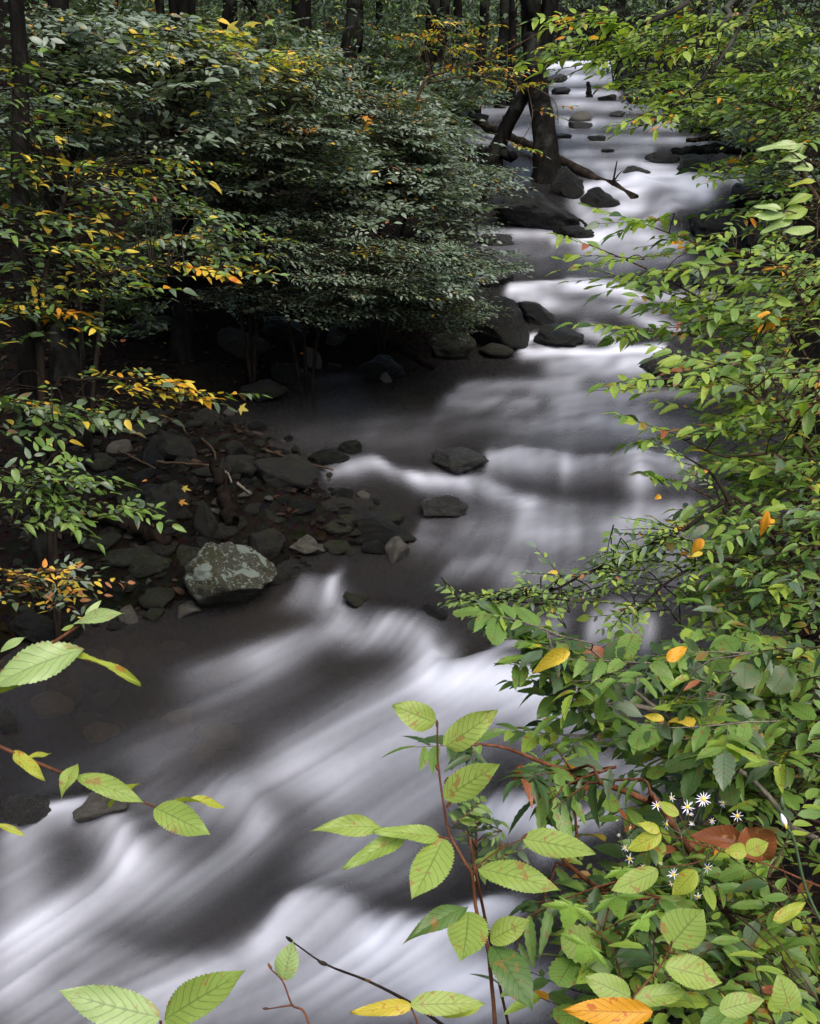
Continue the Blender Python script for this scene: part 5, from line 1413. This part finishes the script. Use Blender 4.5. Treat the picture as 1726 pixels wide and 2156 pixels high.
right_bush('dense shrub with toothed green leaves filling the right edge at mid height', b,
           [[b, P(1700, 1250, 2.9), P(1620, 1130, 2.8), P(1520, 1060, 2.75), P(1420, 1010, 2.7)], [P(1720, 1400, 2.8), P(1640, 1290, 2.7), P(1560, 1200, 2.65), P(1480, 1150, 2.6)], [P(1740, 1300, 2.9), P(1700, 1100, 2.9), P(1600, 1000, 2.9)]],
           [(1600, 1010, 80, 50, 2.7, 3.1, 18), (1640, 1110, 70, 70, 2.6, 3.1, 28), (1560, 1160, 80, 60, 2.55, 2.95, 24), (1630, 1230, 80, 70, 2.5, 3.0, 30), (1490, 1070, 50, 18, 2.6, 2.8, 4), (1660, 1330, 50, 60, 2.5, 2.9, 14), (1530, 1260, 70, 50, 2.5, 2.8, 14)],
           SPR_THIN, MR2, .041, .25, 300, 34, .66)
b = gb(1.45, 2.35)
right_bush('shrub with a long pale branch of toothed leaves reaching over the cascade', b,
           [[b, P(1700, 1760, 2.25), P(1640, 1700, 2.2), P(1573, 1631, 2.18), P(1518, 1604, 2.16), P(1463, 1559, 2.14), P(1393, 1499, 2.12), P(1328, 1449, 2.1), P(1263, 1381, 2.08), P(1183, 1339, 2.06), P(1103, 1311, 2.05)],
            [P(1463, 1559, 2.14), P(1380, 1550, 2.1), P(1260, 1550, 2.08), P(1190, 1548, 2.06)], [P(1328, 1449, 2.1), P(1260, 1430, 2.08), P(1190, 1412, 2.06)], [P(1393, 1499, 2.12), P(1330, 1485, 2.1), P(1250, 1480, 2.08)]],
           [(1150, 1335, 40, 10, 2.0, 2.1, 1), (1250, 1375, 60, 20, 2.0, 2.12, 2), (1220, 1440, 40, 25, 2.0, 2.1, 1), (1340, 1420, 50, 35, 2.0, 2.2, 2), (1280, 1520, 60, 20, 2.0, 2.15, 1), (1430, 1470, 50, 45, 2.0, 2.25, 4), (1380, 1570, 60, 25, 2.0, 2.2, 2), (1490, 1560, 70, 50, 2.0, 2.3, 6), (1430, 1380, 60, 40, 2.1, 2.3, 4)],
           SPR_THIN, MR2, .055, .20, 300, 35, 1.0, T_NEARMIX, 'nearmix', head=(-1.35, .55), bark=M_TWIG_PALE)
b = gb(1.40, 2.55)
right_bush('leafy shrub behind the white asters filling the right edge', b,
           [[b, P(1700, 1600, 2.4), P(1640, 1450, 2.4), P(1560, 1360, 2.4)], [P(1710, 1500, 2.45), P(1660, 1400, 2.45), P(1600, 1330, 2.45)], [b, P(1650, 1700, 2.35), P(1560, 1620, 2.3)]],
           [(1600, 1400, 100, 60, 2.25, 2.6, 22), (1640, 1500, 70, 70, 2.2, 2.6, 24), (1540, 1450, 80, 50, 2.2, 2.5, 14), (1620, 1620, 90, 60, 2.2, 2.5, 24), (1560, 1560, 80, 50, 2.2, 2.4, 14), (1500, 1660, 80, 40, 2.2, 2.4, 10)],
           SPR_THIN, MR2, .050, .24, 280, 36, .48, T_NEARMIX, 'nearmix')
b = gb(1.15, 2.15)
right_bush('tangled green undergrowth shrub at the lower right corner', b,
           [[b, P(1560, 1950, 2.0), P(1500, 1850, 2.0), P(1420, 1780, 2.0)], [b, P(1640, 1900, 2.0), P(1650, 1780, 2.05)], [b, P(1400, 2000, 1.95), P(1300, 1900, 1.95)]],
           [(1560, 1780, 130, 70, 1.95, 2.3, 26), (1620, 1900, 80, 70, 1.85, 2.2, 24), (1480, 1900, 100, 70, 1.85, 2.2, 24), (1390, 1890, 80, 60, 1.9, 2.2, 14), (1560, 2030, 130, 70, 1.7, 2.1, 30), (1400, 2030, 110, 60, 1.7, 2.05, 24), (1300, 2010, 60, 50, 1.75, 2.0, 6), (1230, 2095, 50, 30, 1.7, 1.9, 2), (1380, 1830, 40, 40, 1.95, 2.1, 3), (1640, 2100, 80, 40, 1.6, 1.9, 14)],
           SPR_THIN, colour_by_place([.05, .16, .012, .004, .02, .58, .18], []), .047, .22, 300, 37, .44, T_NEARMIX, 'nearmix', head=(-1.0, .9), pitch=(.05, .3))
# dark toothed weed with red stems
pl = Plant('red_stemmed_weed', gb(.95, 2.1), 'weed with dark toothed leaves on a reddish stem below the long branch', 'weed', key='lance', tpls=T_LANCE, bark=M_STEM_RED)
pl.stem([pl.base, P(1420, 1740, 1.95), P(1363, 1688, 1.95), P(1293, 1658, 1.93), P(1200, 1625, 1.9), P(1143, 1606, 1.9), P(1063, 1574, 1.88), P(998, 1566, 1.86)], .007, .002, 20)
pl.stem([pl.base, P(1230, 1850, 1.9), P(1216, 1780, 1.9), P(1210, 1700, 1.9)], .005, .002)
DKm = colour_by_place([.05, .65, .0, .0, .02, .28, 0], [])
fill(pl, [(1140, 1605, 60, 10, 1.84, 1.94, 1), (1210, 1660, 45, 22, 1.84, 1.96, 2), (1270, 1640, 40, 20, 1.85, 1.95, 1), (1250, 1860, 40, 40, 1.84, 1.96, 2), (1120, 1900, 40, 20, 1.9, 2.0, 1)], SPR_THIN, DKm, .058, .20, head=(-1.2, .9), pitch=(-.30, .2))
pl.tips(DKm, .045, .14, SPR_THIN, 2)
pl.finish(240, 41)
# wispy plant with tiny leaves beside the seedling
pl = Plant('wispy_weed', gb(.35, 1.95), 'wispy small-leaved weed just right of the tall seedling stem', 'weed', key='mid', tpls=T_MID, bark=M_STEM_RED)
pl.stem([pl.base, P(1010, 1880, 1.85), P(1004, 1780, 1.85), P(998, 1690, 1.85)], .003, .0015)
fill(pl, [(1000, 1720, 40, 45, 1.82, 1.88, 6), (1020, 1790, 35, 30, 1.82, 1.88, 3)], SPR_THIN, colour_by_place([0, .6, 0, 0, 0, .4, 0], []), .022, .09, head=(0, 2), pitch=(.2, .3), r=.0012)
pl.finish(80, 42)
# bright maple-like foliage, right edge
pl = Plant('bright_sapling', gb(3.3, 6.2), 'sapling with bright green leaves at the upper right edge', 'sapling', key='near', tpls=T_NEAR, bark=M_TWIG)
pl.stem([pl.base, P(1720, 420, 6.2), P(1680, 260, 6.2), P(1600, 210, 6.1)], .018, .006)
pl.stem([P(1720, 350, 6.2), P(1640, 300, 6.1), P(1560, 250, 6.0)], .010, .004)
fill(pl, [(1640, 190, 70, 60, 5.9, 6.5, 22), (1580, 225, 60, 25, 5.9, 6.3, 8), (1670, 280, 50, 50, 5.9, 6.5, 16), (1580, 342, 70, 14, 6.4, 6.9, 8), (1650, 400, 60, 40, 6.0, 6.8, 12), (1520, 372, 40, 8, 6.2, 6.6, 2), (1670, 480, 40, 40, 5.6, 6.4, 8), (1570, 448, 40, 16, 6, 6.5, 4)], SPR_THIN, colour_by_place([0, .12, .01, .004, 0, .72, .14], []), .058, .40, head=(-1.3, .6), pitch=(-.05, .15))
pl.finish(260, 43)
# ================================================================== foreground plants, leaf by leaf
def hero_leaf(parent, base, tip, wpx, d, mat, face=(0, -.55, .85), k=0, d2=None, tset=None, key='hero', roll=0.0):
    """one blade from base to tip (places in the measured frame) of a given breadth, turned towards face"""
    a = P(base[0], base[1], d); b_ = P(tip[0], tip[1], d2 if d2 else d)
    y = b_ - a; L_ = np.linalg.norm(y)
    x, y, z = leaf_axes(y, np.asarray(face, float))
    if roll:
        x, z = x * math.cos(roll) + z * math.sin(roll), z * math.cos(roll) - x * math.sin(roll)
    ts_ = tset or T_HERO
    kk = k % len(ts_)
    wid = wpx * d / FPX
    tw_ = np.ptp(ts_[kk]['v'][:, 0])
    o = link('leaf', leaf_mesh(key + str(kk), ts_[kk], mat, uv=True), parent)
    o.matrix_basis = matrix_of(a, x, y, z, wid / tw_, L_, L_)
    return o

def stemline(parent, pts, r0, r1, mat, name='stem', n=None):
    """pts: (px, py, depth)"""
    c = curve([P(*p) for p in pts], n or max(10, len(pts) * 5)); r0, r1 = r0 * .72, r1 * .72
    return Tubes().add(c, np.linspace(r0, r1, len(c)), 8, .12, seed=len(c)).build(name, mat, parent)

def petiole(parent, a, b_, d, mat, r=.0011):
    return Tubes().add(curve([P(a[0], a[1], d), P((a[0] + b_[0]) / 2, (a[1] + b_[1]) / 2 - 3, d), P(b_[0], b_[1], d)], 6), np.full(6, r), 5).build('leaf_stalk', mat, parent)

def bud(parent, px, py, d, ang, L_, mat):
    a = P(px, py, d); t = P(px + math.sin(ang) * 20, py - math.cos(ang) * 20, d)
    v = unit(t - a) * L_
    c = np.array([a + v * s for s in (0, .25, .55, .85, 1.0)])
    Tubes().add(c, np.array([.35, .9, 1.0, .5, .08]) * L_ * .2, 6).build('bud', mat, parent)

# tall seedling in the middle foreground
d0 = 1.62
e = empty('hornbeam_seedling', gb(.30, 1.35), 'tall seedling with large veined leaves rising in the middle foreground', 'seedling')
stemline(e, [(1052, 2300, 1.62), (1040, 2128, d0), (1033, 2053, d0), (1025, 1988, d0), (1003, 1918, d0), (994, 1843, d0), (980, 1818, d0), (963, 1788, d0), (945, 1753, d0), (933, 1688, d0), (925, 1633, d0), (921, 1588, d0), (921, 1530, d0)], .0042, .0018, M_STEM_RED, n=50)
stemline(e, [(994, 1843, d0), (1010, 1820, d0), (1050, 1790, d0), (1100, 1766, d0)], .0020, .0012, M_STEM_RED, 'side_twig')
stemline(e, [(945, 1765, d0), (900, 1758, d0), (850, 1757, d0), (800, 1742, d0)], .0018, .0011, M_STEM_RED, 'side_twig')
for px, py, a in [(920, 1532, 0), (936, 1650, .5), (925, 1625, -.5), (1052, 1788, .3), (1098, 1767, .8), (1000, 1835, -.3), (940, 1700, .6)]:
    bud(e, px, py, d0, a, .012, M_STEM_RED)
HL = [  # base, tip, breadth, material, facing, template, depth of tip
    ((917, 1522), (828, 1486), 62, HERO_GREEN, (-.2, -.75, .6), 1, 1.60), ((938, 1572), (1038, 1506), 66, HERO_GREEN, (.1, -.7, .7), 2, 1.58), ((937, 1682), (1047, 1602), 68, HERO_GREEN, (.0, -.7, .7), 0, 1.58),
    ((926, 1763), (790, 1742), 42, HERO_GREEN, (0, -.4, .9), 1, 1.58), ((933, 1766), (876, 1895), 84, HERO_GREEN, (-.25, -.8, .5), 0, 1.54), ((803, 1742), (663, 1730), 46, HERO_GREEN, (0, -.5, .85), 2, 1.58),
    ((852, 1760), (724, 1820), 44, HERO_GREEN, (-.3, -.6, .7), 1, 1.56), ((1101, 1766), (1256, 1790), 62, HERO_GREEN, (.1, -.6, .8), 0, 1.58), ((1007, 1828), (1177, 1864), 64, HERO_GREEN, (.1, -.55, .8), 1, 1.56),
    ((982, 1910), (851, 1962), 46, HERO_DARK, (0, -.35, .93), 2, 1.56), ((986, 1920), (982, 2023), 88, HERO_GREEN, (0, -.8, .6), 0, 1.52), ((1031, 1980), (1110, 1935), 58, HERO_GREEN, (.1, -.5, .85), 1, 1.6),
    ((1037, 1990), (1124, 2116), 78, HERO_DARK, (.35, -.8, .5), 1, 1.54), ((1005, 1925), (945, 1975), 30, HERO_DARK, (-.2, -.6, .7), 2, 1.6)]
for i, (b_, t_, w_, m_, f_, k_, dt) in enumerate(HL):
    hero_leaf(e, b_, t_, w_, d0, m_, f_, k_, dt)
# seedling at the bottom with a chewed leaf, bare twig, gold and orange leaves
e = empty('bare_twig', gb(.1, 1.2), 'thin dark bare twig rising from the bottom edge', 'twig')
stemline(e, [(1000, 2210, 1.3), (880, 2122, 1.35), (780, 2068, 1.38), (685, 2030, 1.4), (617, 1984, 1.42)], .0034, .0012, M_TWIG_DARK, n=24)
bud(e, 617, 1984, 1.42, -.9, .012, M_TWIG_DARK); bud(e, 690, 2032, 1.4, -1.2, .014, M_TWIG_DARK); bud(e, 782, 2068, 1.38, -1.2, .009, M_STEM_RED)
e = empty('small_seedling', gb(-.25, 1.2), 'small seedling with one pale chewed leaf at the bottom edge', 'seedling')
stemline(e, [(660, 2190, 1.35), (640, 2130, 1.36), (615, 2116, 1.37), (596, 2068, 1.38), (572, 2042, 1.39)], .0022, .0012, M_STEM_RED, n=18)
stemline(e, [(617, 2116, 1.37), (590, 2120, 1.37), (566, 2124, 1.37)], .0016, .0010, M_STEM_RED, 'side_twig')
bud(e, 572, 2042, 1.39, -.5, .010, M_STEM_RED); bud(e, 566, 2124, 1.37, -1.5, .008, M_STEM_RED)
hero_leaf(e, (597, 2064), (613, 1984), 54, 1.38, HERO_PALE, (-.2, -.85, .5), 1)
e = empty('leaf_pair_seedling', gb(-.5, 1.0), 'seedling showing two large ribbed leaves at the bottom left edge', 'seedling')
stemline(e, [(345, 2330, .98), (342, 2220, 1.0), (338, 2150, 1.0)], .0030, .0018, M_STEM_RED)
hero_leaf(e, (337, 2142), (121, 2096), 86, 1.0, HERO_PALE, (-.1, -.6, .8), 0, .97)
hero_leaf(e, (344, 2148), (499, 2048), 82, 1.0, HERO_GREEN, (.1, -.65, .75), 1, .97)
e = empty('gold_leaved_seedling', gb(.15, 1.15), 'low seedling with a gold leaf and green leaves at the bottom edge', 'seedling')
stemline(e, [(900, 2260, 1.25), (880, 2160, 1.28), (866, 2122, 1.3)], .0024, .0014, M_STEM_RED)
hero_leaf(e, (868, 2118), (735, 2128), 36, 1.3, HERO_GOLD, (0, -.45, .9), 1)
hero_leaf(e, (864, 2116), (1022, 2108), 52, 1.3, HERO_GREEN, (0, -.5, .85), 0)
hero_leaf(e, (1010, 2118), (930, 2140), 26, 1.32, HERO_YELLOW, (0, -.5, .85), 1)
# lower right seedling
e = empty('hornbeam_seedling', gb(.75, 1.3), 'seedling with rounded veined leaves at the bottom right', 'seedling')
stemline(e, [(1300, 2240, 1.5), (1330, 2110, 1.5), (1345, 2085, 1.5), (1385, 2042, 1.5), (1414, 1990, 1.5)], .0028, .0014, M_STEM_RED, n=20)
for b_, t_, w_, m_, f_, k_ in [((1412, 1992), (1472, 1908), 100, HERO_GREEN, (.1, -.75, .65), 0), ((1327, 2100), (1232, 2056), 62, HERO_GREEN, (-.1, -.6, .8), 1), ((1335, 2102), (1452, 2090), 50, HERO_GREEN, (.1, -.5, .85), 2), ((1400, 2034), (1527, 2064), 72, HERO_GREEN, (.1, -.6, .8), 1), ((1515, 2128), (1608, 2098), 52, HERO_GREEN, (0, -.6, .8), 0), ((1664, 2130), (1643, 2052), 70, HERO_GREEN, (.2, -.8, .55), 1), ((1628, 1940), (1700, 1900), 30, HERO_YELLOW, (0, -.5, .8), 2)]:
    hero_leaf(e, b_, t_, w_, 1.5, m_, f_, k_)
for px, py, a in [(1385, 2042, .5), (1345, 2085, -.4), (1412, 1993, .2)]: bud(e, px, py, 1.5, a, .009, M_STEM_RED)
e = empty('fallen_leaf', P(1290, 2140, 1.4), 'big orange leaf at the bottom edge right of the tall seedling', 'leaf')
hero_leaf(e, (1375, 2132), (1185, 2128), 62, 1.4, HERO_ORANGE, (0, -.7, .7), 1).name = 'blade'
e = empty('fallen_leaf', P(1520, 1775, 1.8), 'glossy dark red-brown dead leaf below the asters', 'leaf')
hero_leaf(e, (1560, 1775), (1462, 1755), 52, 1.8, HERO_BROWN, (0, -.6, .75), 0, None, T_CURL, 'curl').name = 'blade'
e = empty('fallen_leaf', P(1600, 1790, 1.78), 'curled rust-brown dead leaf with a pale rim at the right', 'leaf')
hero_leaf(e, (1570, 1740), (1625, 1838), 84, 1.78, HERO_BROWN, (-.2, -.7, .6), 1, None, T_CURL, 'curl').name = 'blade'
# twig with small yellow-green leaves before the asters
e = empty('twig_seedling', gb(1.0, 1.7), 'low branch with small yellow-green leaves crossing in front of the asters', 'seedling')
stemline(e, [(1790, 1890, 1.7), (1700, 1856, 1.7), (1620, 1822, 1.7), (1530, 1795, 1.7), (1440, 1768, 1.7), (1393, 1754, 1.7)], .0026, .0011, M_STEM_RED, n=24)
stemline(e, [(1465, 1776, 1.7), (1445, 1745, 1.7), (1430, 1715, 1.7)], .0014, .0009, M_STEM_RED, 'side_twig')
stemline(e, [(1505, 1790, 1.7), (1470, 1815, 1.7), (1385, 1828, 1.7)], .0014, .0009, M_STEM_RED, 'side_twig')
for b_, t_, w_, m_, f_, k_ in [((1392, 1755), (1320, 1790), 40, HERO_YELLOW, (-.1, -.65, .75), 1), ((1429, 1715), (1385, 1690), 26, HERO_YELLOW, (-.1, -.7, .7), 0), ((1390, 1752), (1345, 1728), 24, HERO_YELLOW, (0, -.6, .8), 2), ((1464, 1832), (1416, 1888), 46, HERO_YELLOW, (-.2, -.75, .6), 1), ((1385, 1832), (1288, 1880), 52, HERO_GREEN, (-.1, -.6, .8), 0), ((1572, 1796), (1530, 1786), 36, HERO_YELLOW, (0, -.7, .7), 3), ((1572, 1794), (1616, 1770), 40, HERO_YELLOW, (.1, -.75, .65), 0)]:
    hero_leaf(e, b_, t_, w_, 1.69, m_, f_, k_)
# maple seedling
TM = [maple_template(0)]
M_MAPLE = leaf_material('maple_green_leaf', (.15, .30, .045), (.19, .35, .055), (.24, .39, .065), trans=.33, rough=.45, spec=.35, spots=.9, spot_col=(.20, .06, .02))
e = empty('maple_seedling', gb(.75, 1.7), 'maple seedling with bright lobed leaves at the lower right', 'seedling')
stemline(e, [(1330, 2160, 1.75), (1290, 2000, 1.75), (1240, 1950, 1.75)], .0024, .0014, M_STEM_RED)
for (cx, cy, s, ax, ay) in [(1208, 1925, 118, -.35, .75), (1295, 1905, 112, .3, .8), (1243, 2003, 118, -.5, .5), (1345, 1945, 90, .5, .5), (1310, 1845, 80, .1, .9)]:
    b_ = (cx - ax * s * .1, cy - ay * s * .45)
    t_ = (cx + ax * s * .45, cy + ay * s * .35)
    petiole(e, (1270, 1960), b_, 1.74, M_STEM_RED, .0009)
    hero_leaf(e, b_, t_, s * 1.05, 1.73, M_MAPLE, (.05, -.75, .65), 0, None, TM, 'maplehero')
# left twig with pointed leaves
e = empty('hanging_twig', P(-260, 1470, 1.05), 'twig with pointed ribbed leaves reaching in from the left edge', 'twig')
d1 = 1.0
stemline(e, [(-260, 1470, 1.05), (-60, 1545, 1.02), (35, 1588, d1), (150, 1635, d1), (240, 1668, d1), (328, 1699, d1)], .0026, .0013, M_STEM_RED, n=24)
for b_, t_, w_, m_, f_, k_, dt in [((160, 1633), (301, 1682), 46, HERO_GREEN, (.1, -.55, .85), 1, .98), ((163, 1608), (115, 1674), 44, HERO_GREEN, (-.5, -.6, .6), 2, .98), ((326, 1700), (434, 1751), 66, HERO_GREEN, (.2, -.75, .6), 1, .97), ((340, 1694), (472, 1665), 18, HERO_YELLOW, (0, .2, 1), 3, 1.02), ((296, 1650), (212, 1684), 18, HERO_YELLOW, (0, -.3, .9), 2, 1.02), ((28, 1584), (86, 1634), 32, HERO_YELLOW, (.2, -.5, .8), 2, .98), ((55, 1598), (108, 1580), 18, HERO_YELLOW, (0, -.3, .9), 1, 1.02), ((-10, 1735), (57, 1757), 16, HERO_YELLOW, (0, -.4, .9), 1, 1.0)]:
    hero_leaf(e, b_, t_, w_, d1, m_, f_, k_, dt)
for px, py, a in [(150, 1635, .4), (242, 1668, .8)]: bud(e, px, py, d1, a, .008, M_STEM_RED)
e = empty('hanging_twig', P(-220, 1500, .75), 'twig with very large pale leaves close by at the left edge', 'twig')
d1 = .74
stemline(e, [(-220, 1500, .75), (-60, 1440, d1), (40, 1395, d1), (100, 1360, d1), (165, 1318, d1)], .0022, .0013, M_STEM_RED, n=20)
for b_, t_, w_, m_, f_, k_, dt in [((178, 1366), (-60, 1430), 84, HERO_PALE, (-.1, -.55, .85), 2, .72), ((140, 1372), (294, 1419), 24, HERO_YELLOW, (0, -.25, .95), 2, .73), ((155, 1312), (253, 1282), 36, HERO_PALE, (.1, -.5, .85), 1, .72), ((180, 1300), (212, 1262), 17, HERO_PALE, (.3, -.6, .7), 0, .75), ((156, 1316), (128, 1328), 12, HERO_GREEN, (0, -.5, .85), 0, .74), ((0, 1372), (50, 1338), 22, HERO_PALE, (0, -.5, .85), 1, .74), ((120, 1392), (-20, 1450), 60, HERO_YELLOW, (-.1, -.4, .9), 1, .73)]:
    hero_leaf(e, b_, t_, w_, d1, m_, f_, k_, dt)
# big near leaves at the right edge
e = empty('hornbeam_branch', P(1900, 560, 2.3), 'branch with big ribbed leaves entering at the upper right edge', 'branch')
stemline(e, [(1900, 560, 2.3), (1760, 440, 2.25), (1700, 350, 2.2), (1650, 310, 2.2)], .004, .0015, M_TWIG, n=16)
stemline(e, [(1860, 560, 2.3), (1760, 500, 2.25), (1680, 450, 2.2), (1600, 440, 2.2)], .003, .0013, M_TWIG, 'side_twig', n=16)
for b_, t_, w_, m_, f_, k_ in [((1680, 305), (1594, 308), 30, HERO_PALE, (0, -.5, .85), 1), ((1700, 330), (1634, 332), 26, HERO_PALE, (0, -.5, .85), 2), ((1712, 352), (1670, 352), 30, HERO_PALE, (0, -.5, .85), 1), ((1655, 318), (1690, 300), 24, HERO_PALE, (0, -.5, .85), 0),
                               ((1652, 452), (1585, 456), 30, HERO_PALE, (-.1, -.55, .8), 0), ((1645, 440), (1588, 430), 24, HERO_PALE, (0, -.5, .85), 1), ((1700, 440), (1640, 452), 40, HERO_GREEN, (0, -.55, .8), 2), ((1668, 462), (1600, 486), 28, HERO_PALE, (-.1, -.5, .85), 1), ((1715, 480), (1650, 490), 32, HERO_PALE, (0, -.5, .85), 0), ((1712, 410), (1650, 425), 24, HERO_GREEN, (0, -.5, .85), 2), ((1715, 380), (1660, 388), 18, HERO_YELLOW, (0, -.4, .9), 1)]:
    hero_leaf(e, b_, t_, w_, 2.2, m_, f_, k_)
# yellow and orange leaves caught in the right shrubs
for px, py, tx, ty, w, m_, lab in [(1200, 1372, 1118, 1414, 34, HERO_GOLD, 'yellow and brown curled leaf on the end of the long branch'), (1404, 1392, 1450, 1360, 28, HERO_ORANGE, 'bright orange leaf hanging above the long pale branch'), (1398, 1515, 1360, 1502, 18, HERO_GOLD, 'small yellow leaf on the long pale branch'),
                                   (1190, 1600, 1232, 1645, 40, HERO_ORANGE, 'orange and brown leaf among the red-stemmed weed'), (1100, 1610, 1080, 1648, 18, HERO_BROWN, 'narrow brown leaf at the end of the red-stemmed weed'), (1640, 670, 1612, 692, 24, HERO_ORANGE, 'orange leaf in the hornbeam shrub at the right'), (1480, 1135, 1458, 1165, 22, HERO_ORANGE, 'orange leaf hanging in the dense right shrub'),
                                   (1616, 1075, 1604, 1130, 18, HERO_ORANGE, 'curled red-orange leaf at the right in the dense shrub'), (1392, 1030 + 15, 1378, 1050, 12, HERO_ORANGE, 'tiny orange leaf above the twiggy branch')]:
    dd = 1.95 if py > 1300 else 2.45 if py > 900 else 3.2
    e = empty('turned_leaf', P(px, py, dd), lab, 'leaf')
    hero_leaf(e, (px, py), (tx, ty), w, dd, m_, (-.1, -.7, .65), len(lab), None, T_CURL, 'curl').name = 'blade'
for px, py, lab, m_ in [(390, 1028, 'yellow maple leaf lying on the big slanted slab', HERO_GOLD), (384, 1057, 'orange leaf lying below the yellow maple leaf on the slab', HERO_ORANGE), (510, 860, 'yellow leaf lying by the still pool', HERO_GOLD), (770, 248, 'pink-orange leaf lying on top of the wide grey-green shrub', HERO_ORANGE)]:
    dd = {390: 5.35, 384: 5.3, 510: 6.4, 770: 7.9}[px]
    e = empty('fallen_leaf', P(px, py, dd), lab, 'leaf')
    hero_leaf(e, (px - 11, py - 3), (px + 12, py + 4), 18, dd, m_, (0, -.6, .8), 0, None, TM if 'maple' in lab or '248' == str(py) else T_ROUND, 'fall').name = 'blade'

# ------------------------------------------------------------------ asters
def simple_mat(name, col, rough=.5, trans=0.0):
    m, nt, N, L = new_mat(name)
    b = N.new('ShaderNodeBsdfPrincipled')
    tc = N.new('ShaderNodeTexCoord'); n1 = noise_n(nt, 60, 3, .6, tc.outputs['Object'])
    L.new(mixc(nt, math_n(nt, 'MULTIPLY', n1.outputs['Fac'], .4), col, tuple(min(1, a * .7) for a in col)), b.inputs['Base Color'])
    b.inputs['Roughness'].default_value = rough
    out_surface(nt, b.outputs[0])
    return m
M_PETAL = simple_mat('aster_petal', (.78, .76, .87)); M_DISC = simple_mat('aster_disc', (.70, .50, .05)); M_ASTEM = simple_mat('aster_stem', (.05, .09, .03)); M_BUDG = simple_mat('aster_bud', (.55, .60, .42))
pet = leaf_template(4, 1, .20, 0, 0, .5, .10, seed=3)
pet_me = mesh_np('petal', pet['v'], [pet['q'], pet['t']], [M_PETAL])
bm = bmesh.new(); bmesh.ops.create_uvsphere(bm, u_segments=10, v_segments=6, radius=1.0)
for v in bm.verts: v.co.z *= .6
disc_me = bpy.data.meshes.new('flower_head'); bm.to_mesh(disc_me); bm.free(); disc_me.materials.append(M_DISC)
def aster(parent, px, py, d, s, nrm, npet, closed=0.0):
    c = P(px, py, d); z = unit(np.asarray(nrm, float)); x = unit(np.cross([0, 1, .2], z)); y = np.cross(z, x)
    f = link('flower_head', disc_me, parent)
    r0 = s * .16
    f.matrix_basis = matrix_of(c, x, y, z, r0, r0, r0)
    for k in range(npet):
        a = 2 * math.pi * k / npet + RNG.normal(0, .12)
        dv = (x * math.cos(a) + y * math.sin(a)) * math.cos(closed) + z * (math.sin(closed) + RNG.normal(.05, .12))
        xx, yy, zz = leaf_axes(dv, z + .01 * x)
        L_ = s * .5 * RNG.uniform(.75, 1.05)
        q = bpy.data.objects.new('petal', pet_me); COL.objects.link(q)
        q.parent = f
        q.matrix_parent_inverse = (Matrix.Translation(parent.location) @ Matrix.Translation(-parent.location) @ f.matrix_basis).inverted()
        q.matrix_basis = matrix_of(c + dv * r0 * .5, xx, yy, zz, L_ * RNG.uniform(.8, 1.1), L_, L_)
    return c
AST = [  # plant 0, 1, 2: flowers (px, py, size px, petals, closed)
    [(1383, 1696, 32, 8, .2), (1413, 1680, 28, 6, .3), (1447, 1699, 40, 11, .0), (1481, 1683, 44, 13, .1), (1452, 1715, 20, 8, 1.0), (1456, 1735, 22, 9, .8), (1403, 1736, 36, 8, .1)],
    [(1522, 1690, 28, 9, .4), (1552, 1718, 36, 8, .2), (1499, 1728, 22, 7, .5), (1489, 1827, 34, 7, .1), (1418, 1842, 36, 10, .3), (1469, 1888, 28, 10, -.3), (1389, 1818, 20, 7, 1.0)],
    [(1300, 1727, 14, 5, 1.1), (1326, 1743, 28, 6, .2), (1303, 1757, 18, 8, .9), (1316, 1785, 24, 7, .4), (1325, 1808, 32, 6, .1), (1353, 1824, 22, 6, .0), (1413, 1862, 20, 4, .2)]]
for k, fl in enumerate(AST):
    base = gb(.95 + .1 * k, 2.0 - .05 * k)
    e = empty('aster', base, ['aster with the cluster of open white flowers above the yellow-green twig', 'aster whose white flowers are spread out at the right of the cluster', 'aster with small pale purple flowers and buds at the left of the cluster'][k], 'flower', 'white asters')
    d_ = 1.82 + .04 * k
    mx_ = np.mean([f[0] for f in fl]); my_ = np.mean([f[1] for f in fl])
    stemline(e, [(mx_ + 40, 2160, d_ + .05), (mx_ + 20, my_ + 200, d_ + .03), (mx_, my_ + 50, d_)], .0024, .0014, M_ASTEM)
    tb_ = Tubes()
    for (px, py, s, n_p, cl) in fl:
        c = aster(e, px, py, d_, s * .76 * d_ / FPX, (RNG.normal(0, .5), -.75, RNG.normal(.55, .35)), n_p, cl)
        tb_.add(curve([P(mx_, my_ + 50, d_), P((px + mx_) / 2, (py + my_) / 2 + 40, d_ + .01), c - np.array([0, -.002, .004])], 8), np.linspace(.0011, .0007, 8), 5, cap=False)
    tb_.build('flower_stalk', M_ASTEM, e)
# near grey-green bud on a stem at the right edge
e = empty('aster', P(1760, 2000, 1.0), 'single closed aster bud on a thick stem near the right edge', 'flower', 'white asters')
stemline(e, [(1760, 2000, 1.0), (1700, 1880, 1.0), (1672, 1770, 1.0), (1655, 1740, 1.0)], .0022, .0018, M_ASTEM)
bud(e, 1655, 1742, 1.0, -.35, .013, M_PETAL); bud(e, 1656, 1746, .998, -.30, .006, M_DISC); bud(e, 1648, 1705, 1.01, -.1, .012, M_ASTEM)
